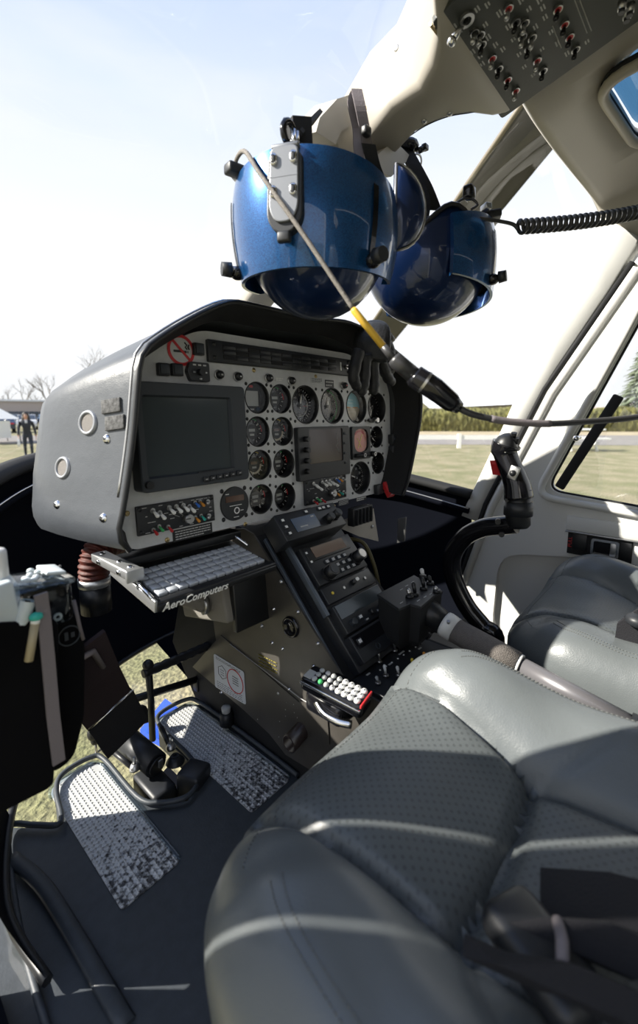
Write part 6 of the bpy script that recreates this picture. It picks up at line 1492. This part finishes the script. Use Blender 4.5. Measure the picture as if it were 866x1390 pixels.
# ================================================================ OUTSIDE
ro_ = thing('rotor_blade', 'grey main rotor blade with a tan leading edge, seen through the far windshield', 'rotor blade', (1.6, .3, 1.9))
q1 = EYE + ray(733, 166) * 2.2; q2 = EYE + ray(640, 290) * 2.75
d_ = (q2 - q1).normalized(); st_ = q1 - d_ * 1.2; en_ = q2 + d_ * 1.8
vdir = ((q1 + q2) / 2 - EYE).normalized(); wv = d_.cross(vdir).normalized()
if wv.z < 0 : pass
MBl = Matrix(((d_.x, wv.x, d_.cross(wv).x, st_.x), (d_.y, wv.y, d_.cross(wv).y, st_.y), (d_.z, wv.z, d_.cross(wv).z, st_.z), (0, 0, 0, 1)))
Lb = (en_ - st_).length; ch_ = .27
def airfoil(c0, c1, n=9, th=.030):
    up = [(c0 + (c1 - c0) * k / n, th * 4 * (k / n + .02) ** .5 * (1 - k / n) * .42) for k in range(n + 1)]
    return up + [(x, -y) for x, y in reversed(up[1:-1])]
b = B('blade'); prof_ = airfoil(-ch_ / 2, ch_ / 2)
b.loft([[MBl @ Vector((x, p[0], p[1])) for p in prof_] for x in (0, Lb * .5, Lb)]); b.build('blade_skin', ro_, world=True)
b = B('blade_edge'); ed = [(p[0] * 1.0, p[1]) for p in airfoil(-ch_ / 2 - .004, -ch_ / 2 + .040, 6, .026)]
b.loft([[MBl @ Vector((x, p[0], p[1] * 1.08)) for p in ed] for x in (0, Lb)]); b.build('leading_edge', ro_, world=True)
b = B('blade'); b.box(MBl @ Vector((Lb * .52, ch_ / 2 + .012, 0)), (.3, .03, .006), rot=MBl.to_3x3()); b.build('trim_tab', ro_, world=True)

def gp2(px, py): return AZ(px, py, GZ)
# ---- hedge
hd = thing('hedge', 'long clipped olive hedge beyond the road', 'hedge', gp2(620, 584)); hd['kind'] = 'stuff'
b = B('hedge'); rr = random.Random(3); hA, hB = gp2(470, 585), gp2(1150, 586); n_ = 220; hR = []
ux = (hB - hA).normalized(); uy = Vector((-ux.y, ux.x, 0)); 
def hfn(a, c):
    p = hA.lerp(hB, a); t = c
    prof2 = [(-.9, 0), (-1.0, .9), (-.85, 1.7), (-.3, 2.05), (.4, 2.05), (.9, 1.7), (1.0, 0)]
    k = t * (len(prof2) - 1); i = min(int(k), len(prof2) - 2); f = k - i
    x = prof2[i][0] * (1 - f) + prof2[i + 1][0] * f; z = prof2[i][1] * (1 - f) + prof2[i + 1][1] * f
    j = .12
    return p + uy * (x + rr.uniform(-j, j)) + Vector((0, 0, z * (1 + .04 * math.sin(a * 60)) + rr.uniform(-j, j) * (z > .1)))
b.grid(hfn, 420, 20); o = b.build('foliage', hd, world=True); o['kind'] = 'stuff'
# ---- white roadside fence
def fence(px0, px1, pyb, n, hgt, rails, name, label):
    A, C_ = gp2(px0, pyb), gp2(px1, pyb + .5); t = thing(name, label, 'fence', A); d = (C_ - A).normalized(); an = math.atan2(d.y, d.x)
    for k in range(n):
        p = A.lerp(C_, k / (n - 1)); b = B('fence'); b.box(p + Vector((0, 0, hgt / 2)), (.16, .12, hgt), rot=Matrix.Rotation(an, 3, 'Z')); b.build('post', t, world=True)
    for z in rails:
        m = (A + C_) / 2; b = B('fence'); b.box(m + Vector((0, 0, z)), ((C_ - A).length, .06, .20), rot=Matrix.Rotation(an, 3, 'Z')); b.build('rail', t, world=True)
fence(470, 700, 608, 4, .66, (.50,), 'road_fence', 'low white single-rail fence along the road, ahead of the far windshield')
A, C_ = gp2(755, 612), gp2(815, 612); bt = thing('white_bench', 'white slatted bench table by the road, seen through the far door window', 'bench', gp2(790, 612))
d = (C_ - A).normalized(); an = Matrix.Rotation(math.atan2(d.y, d.x), 3, 'Z'); Lb2 = (C_ - A).length
for z, w_, off in ((.92, .5, 0), (.55, .28, -.5), (.55, .28, .5), (.35, .1, 0)):
    b = B('fence'); b.box((A + C_) / 2 + Vector((-d.y, d.x, 0)) * off + Vector((0, 0, z)), (Lb2 * (1 if z != .35 else .9), w_, .06), rot=an); b.build('plank', bt, world=True)
for f in (.22, .78):
    p = A.lerp(C_, f); b = B('fence'); n_ = Vector((-d.y, d.x, 0)); b.tube([p - n_ * .45, p + Vector((0, 0, .9)) + n_ * .1], .06, 6); b.tube([p + n_ * .45, p + Vector((0, 0, .9)) - n_ * .1], .06, 6); b.build('leg', bt, world=True)
# ---- barn
cB = EYE + Vector((ray(662, 560).x, ray(662, 560).y, 0)).normalized() * 70; cB.z = GZ
bn = thing('barn', 'white-roofed low barn with brown walls behind the hedge', 'building', cB)
vx = Vector((ux.x, ux.y, 0)); MBn = Matrix(((vx.x, -vx.y, 0, cB.x), (vx.y, vx.x, 0, cB.y), (0, 0, 1, 0 + GZ), (0, 0, 0, 1)))
b = B('barnwall'); b.box((1, 0, 1.5), (11, 8, 3.0)); b.bm.transform(MBn); b.build('wall', bn, world=True)
b = B('barnroof'); b.loft([[(x, y, z) for x, y, z in ((-9.5, -5, 2.3), (-9.5, 0, 3.2), (-9.5, 5, 2.3))], [(x, y, z) for x, y, z in ((6, -5, 3.0), (6, 0, 5.4), (6, 5, 3.0))]], closed=False, smooth=False); b.bm.transform(MBn); b.build('roof', bn, world=True)
for x in (1.5, 4): b = B('shopglass'); b.box((x, -4.05, 1.7), (1.4, .1, 1.2)); b.bm.transform(MBn); b.build('window', bn, world=True)
# ---- trees
def tree(name, label, base, H, seed, kind='bare', group='bare trees on the horizon'):
    t = thing(name, label, 'tree', base, group); rr = random.Random(seed); tr = B('bark'); br_ = B('bark')
    if kind == 'bare':
        def grow(p, d, L, r, lev):
            q = p + d * L; m_ = p.lerp(q, .5) + Vector((rr.uniform(-1, 1), rr.uniform(-1, 1), 0)) * L * .05
            (tr if lev == 0 else br_).tube([p, m_, q], [r, r * .85, r * .65], 5 if lev < 2 else 3)
            if lev >= 4: return
            for k in range(3 if lev < 3 else 2):
                a = rr.uniform(0, 2 * PI); s_ = rr.uniform(.35, .75); nd = (d + Vector((math.cos(a) * s_, math.sin(a) * s_, rr.uniform(-.05, .25)))).normalized()
                grow(p.lerp(q, rr.uniform(.55, 1.0)), nd, L * rr.uniform(.55, .75), r * .55, lev + 1)
        grow(base + Vector((0, 0, -.1)), Vector((rr.uniform(-.06, .06), rr.uniform(-.06, .06), 1)).normalized(), H * .38, H * .016, 0)
        tr.build('trunk', t, world=True); br_.build('branches', t, world=True)
    else:
        tr.tube([base, base + Vector((0, 0, H))], [H * .02, .02], 8); tr.build('trunk', t, world=True)
        b = B('conifer')
        for k in range(34):
            z = H * (.10 + .88 * k / 34); R_ = (H * .30) * (1 - k / 35) ** .8
            for j in range(11):
                a = 2 * PI * (j + rr.random()) / 11; L = R_ * rr.uniform(.6, 1.1); c = base + Vector((0, 0, z))
                tip = c + Vector((math.cos(a) * L, math.sin(a) * L, -L * .25)); b.tube([c, c.lerp(tip, .5) + Vector((0, 0, L * .08)), tip], [.03, H * .020 * rr.uniform(.7, 1.2), .03], 5, squash=(1.6, .5))
        b.build('foliage', t, world=True)
def at_dist(px, d): r = ray(px, 561); p = EYE + Vector((r.x, r.y, 0)).normalized() * d; p.z = GZ; return p
for px, d, H, sd, lb_ in ((70, 62, 8.5, 1, 'bare tree standing close left of the hood, above the walking person'), (124, 75, 13, 2, 'tall faint bare tree just behind the hood edge'), (36, 99, 10, 3, 'thin bare tree over the parked cars'), (9, 104, 8, 4, 'outermost thin bare tree over the grey building'),
                        (212, 85, 17, 5, 'bare crown rising behind the top of the hood'), (52, 110, 8, 8, 'small bare tree between the two thin ones by the building')):
    tree('bare_tree', lb_, at_dist(px, d), H, sd)
tree('conifer', 'pale conifer rising beyond the hedge at the far door window', at_dist(868, 55), 9.6, 21, 'conifer', None)
for px, d, H, sd, lb_ in ((848, 60, 4.6, 31, 'leafless shrub beyond the hedge under the conifer'), (832, 62, 4.0, 32, 'smaller leafless shrub beside the door strut'), (635, 95, 3.6, 33, 'low tree hump between barn and cord plug')):
    tree('shrub', lb_, at_dist(px, d), H, sd, 'bare', 'leafless shrubs behind the hedge')
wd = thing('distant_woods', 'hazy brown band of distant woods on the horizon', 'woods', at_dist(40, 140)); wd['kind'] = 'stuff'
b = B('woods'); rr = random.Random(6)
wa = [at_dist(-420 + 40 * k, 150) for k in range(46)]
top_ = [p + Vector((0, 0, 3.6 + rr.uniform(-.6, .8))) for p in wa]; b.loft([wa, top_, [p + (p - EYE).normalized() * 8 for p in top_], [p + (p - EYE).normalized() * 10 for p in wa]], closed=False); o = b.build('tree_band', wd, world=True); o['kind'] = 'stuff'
# ---- long building
b0, b1 = at_dist(-120, 90), at_dist(66, 92); bd = thing('long_building', 'long low grey building with a dark glazed band behind the car park', 'building', b0)
d = (b1 - b0).normalized(); n_ = Vector((-d.y, d.x, 0)); mid = (b0 + b1) / 2; rz = Matrix.Rotation(math.atan2(d.y, d.x), 3, 'Z'); Lw = (b1 - b0).length
b = B('shopwall'); b.box(mid + n_ * 3 + Vector((0, 0, 1.8)), (Lw, 6, 3.6), rot=rz); b.build('wall', bd, world=True)
for k in range(12):
    b = B('shopglass'); b.box(b0.lerp(b1, (k + .5) / 12) - n_ * .05 + Vector((0, 0, 1.25)), (Lw / 12 * .92, .2, 1.3), rot=rz); b.build('window', bd, world=True)
b = B('barnroof'); b.box(mid + n_ * 3 + Vector((0, 0, 3.75)), (Lw + .6, 6.6, .3), rot=rz); b.build('roof', bd, world=True)
pw_ = thing('white_tent', 'white pavilion canopy at the picture edge beside the car park', 'tent', at_dist(-8, 34))
c = at_dist(-22, 30); b = B('fence'); b.loft([[c + Vector((x * 1.3, y * 1.3, 1.3)) for x, y in ((-1, -1), (1, -1), (1, 1), (-1, 1))], [c + Vector((x * .05, y * .05, 2.3)) for x, y in ((-1, -1), (1, -1), (1, 1), (-1, 1))]], smooth=False); b.build('canopy', pw_, world=True)
for x, y in ((-1, -1), (1, -1), (1, 1), (-1, 1)): b = B('steel'); b.cyl(c + Vector((x * 1.25, y * 1.25, 0)), c + Vector((x * 1.25, y * 1.25, 1.35)), .03, n=8); b.build('leg', pw_, world=True)
b = B('fence'); b.box(c + Vector((.4, -1.2, .75)), (.9, .05, .9)); b.build('side_panel', pw_, world=True)
# ---- cars
def make_car(paint, label, loc, rot, first=[None]):
    Mx = Matrix.Translation(loc) @ RZ(rot)
    t = thing('car', label, 'car', Mx, 'parked cars beyond the grass')
    prof_ = [(-2.15, .35), (-2.2, .75), (-1.95, .92), (-1.55, .98), (-.95, 1.42), (.45, 1.45), (1.15, 1.0), (2.0, .86), (2.15, .6), (2.12, .33)]
    b = B(paint.name); b.mats = [paint]; b.loft([[(x, y * (1 if z < 1 else .86), z) for x, z in prof_] for y in (-.85, -.83, .83, .85)], smooth=False); b.build('body', t)
    b = B('shopglass'); g_ = [(-1.42, 1.0), (-.9, 1.38), (.40, 1.40), (1.02, 1.02)]
    for s_ in (-1, 1): b.loft([[(x, s_ * yy, z) for x, z in g_] for yy in (.845 if False else .78, .80)], smooth=False)
    b.loft([[(x, -.70, z) for x, z in ((1.16, 1.01), (.50, 1.43))], [(x, .70, z) for x, z in ((1.16, 1.01), (.50, 1.43))]], closed=False, smooth=False)
    b.build('windows', t)
    for x in (-1.35, 1.35):
        for s_ in (-.82, .82):
            b = B('tyre'); b.cyl((x, s_ - .10 * (1 if s_ > 0 else -1), .32), (x, s_ + .04 * (1 if s_ > 0 else -1), .32), .32, n=14); b.use('steel'); b.cyl((x, s_ + .04 * (1 if s_ > 0 else -1), .32), (x, s_ + .05 * (1 if s_ > 0 else -1), .32), .19, n=10); b.build('wheel', t)
    b = B('red'); b.box((-2.19, -.6, .78), (.03, .3, .12)); b.box((-2.19, .6, .78), (.03, .3, .12)); b.build('tail_lamps', t)
    return t
r0 = ray(30, 561); face = math.atan2(r0.y, r0.x)
for px, d, ci, ang, lb_ in ((1, 46, 1, .06, 'dark navy car next to the white canopy'), (36, 54, 0, 3.1, 'white car behind the walking person'), (75, 46, 4, .05, 'dark car with red tail lamp half hidden by the hood edge'),
                            (-3, 82, 3, 3.1, 'pale blue car in the back row behind the navy car'), (18, 86, 2, 3.05, 'silver car in the back row between navy and white cars'), (39, 82, 0, 3.1, 'white car in the back row beyond the white front car'), (60, 82, 3, .1, 'blue car in the back row beside the hood edge')):
    make_car(CARCOL[ci], lb_.replace('’', "'"), at_dist(px, d), face + ang)
# ---- person walking
pbase = gp2(40, 621); Hh = 1.60
pr_ = thing('person', 'person walking on the grass in dark jacket and trousers, carrying a white bag', 'person', Matrix.Translation(pbase) @ RZ(face + PI))
sk = [((0, 0, .86), .105), ((.0, 0, 1.00), .11), ((.01, 0, 1.18), .155), ((.01, 0, 1.30), .14), ((.01, 0, 1.36), .055), ((.02, 0, 1.42), .05), ((.025, 0, 1.50), .085), ((.02, 0, 1.58), .07),   # pelvis .. head 0-7
      ((.0, .09, .80), .088), ((.07, .10, .46), .06), ((-.0, .10, .10), .045), ((.10, .11, .04), .04),                    # left leg 8-11
      ((.0, -.09, .80), .088), ((-.02, -.10, .46), .06), ((-.16, -.10, .13), .045), ((-.07, -.11, .05), .04),              # right leg 12-15
      ((.01, .17, 1.30), .062), ((-.02, .24, 1.05), .048), ((.06, .26, .84), .036), ((.08, .26, .76), .03),                # left arm 16-19
      ((.01, -.17, 1.30), .062), ((.04, -.25, 1.06), .048), ((.10, -.27, .86), .036), ((.12, -.27, .78), .03)]             # right arm 20-23
ed = [(0, 1), (1, 2), (2, 3), (3, 4), (4, 5), (5, 6), (6, 7), (0, 8), (8, 9), (9, 10), (10, 11), (0, 12), (12, 13), (13, 14), (14, 15), (3, 16), (16, 17), (17, 18), (18, 19), (3, 20), (20, 21), (21, 22), (22, 23)]
me = bpy.data.meshes.new('body'); me.from_pydata([p for p, r in sk], ed, []); body = bpy.data.objects.new('body', me); COL.objects.link(body)
md = body.modifiers.new('skin', 'SKIN'); me.skin_vertices.data if hasattr(me, 'skin_vertices') and len(me.skin_vertices) else None
if not len(me.skin_vertices): bpy.context.view_layer.objects.active = body; bpy.ops.mesh.customdata_skin_add()
for v, (p, r) in zip(me.skin_vertices[0].data, sk): v.radius = (r, r)
me.skin_vertices[0].data[0].use_root = True
body.modifiers.new('sub', 'SUBSURF').levels = 2
bpy.context.view_layer.update()
nm = bpy.data.meshes.new_from_object(body.evaluated_get(bpy.context.evaluated_depsgraph_get())); body.modifiers.clear(); body.data = nm
nm.materials.clear()
for k in ('jacket', 'jeans', 'skin', 'black', 'shirt'): nm.materials.append(M[k])
for p in nm.polygons:
    c = p.center; p.use_smooth = True
    p.material_index = 2 if (c.z > 1.37 or (abs(c.y) > .2 and c.z < .83)) else (0 if c.z > .84 or abs(c.y) > .2 else (3 if c.z < .09 else 1))
body.parent = pr_
b = B('hair'); b.ball((-.012, 0, 1.540), (.104, .108, .112), 16); b.loft([[(-.05 + .075 * math.cos(a) * k, .105 * math.sin(a) * k, z) for a in [2 * PI * i / 14 for i in range(14)]] for k, z in ((1.05, 1.55), (1.3, 1.42), (1.35, 1.30), (.9, 1.22))]); b.build('hair', pr_)
b = B('skin'); b.ball((.055, 0, 1.50), (.058, .062, .088), 14); b.ball((.115, 0, 1.50), (.014, .012, .02), 8)
b.use('black'); 
for s_ in (-1, 1): b.ball((.105, s_ * .028, 1.525), (.009, .012, .006), 8)
b.use('red'); b.ball((.108, 0, 1.455), (.008, .022, .007), 8); b.build('face', pr_)
b = B('shirt'); b.prism([(.0, 1.38), (-.055, 1.36), (.0, 1.22), (.055, 1.36)], .105, .125) if False else b.box((.115, 0, 1.31), (.03, .075, .12), .01); b.build('shirt_front', pr_)
for s_, c in ((1, (.08, .26, .73)), (-1, (.12, -.27, .75))):
    b = B('skin'); rz_ = Matrix.Rotation(s_ * .2, 3, 'Z'); c = Vector(c); b.box(c, (.075, .026, .09), .010, taper=(.9, .9))
    for k in range(4): f0 = c + Vector((-.028 + .019 * k, 0, -.04)); b.tube([f0, f0 + Vector((.004, 0, -.035)), f0 + Vector((.010, -s_ * .012, -.065 + .008 * abs(k - 1.5)))], [.0095, .009, .007], 6)
    b.tube([c + Vector((.036, 0, .005)), c + Vector((.055, -s_ * .008, -.02)), c + Vector((.058, -s_ * .012, -.045))], [.010, .0095, .007], 6); b.build('hand', pr_)
bg = thing('carrier_bag', "white carrier bag held in the walking person's hand", 'bag', pr_.matrix_world @ T(.12, -.28, .62))
b = B('fence'); b.loft([[(x * k, y * k, z) for x, y in ((-.10, -.04), (.10, -.04), (.10, .04), (-.10, .04))] for k, z in ((.9, -.20), (1.15, -.12), (.9, .0), (.35, .08))], smooth=False); b.build('body', bg)
b = B('fence'); b.tube([(-.04, 0, .07), (0, 0, .12), (.04, 0, .07)], .006, 6); b.build('handle', bg)
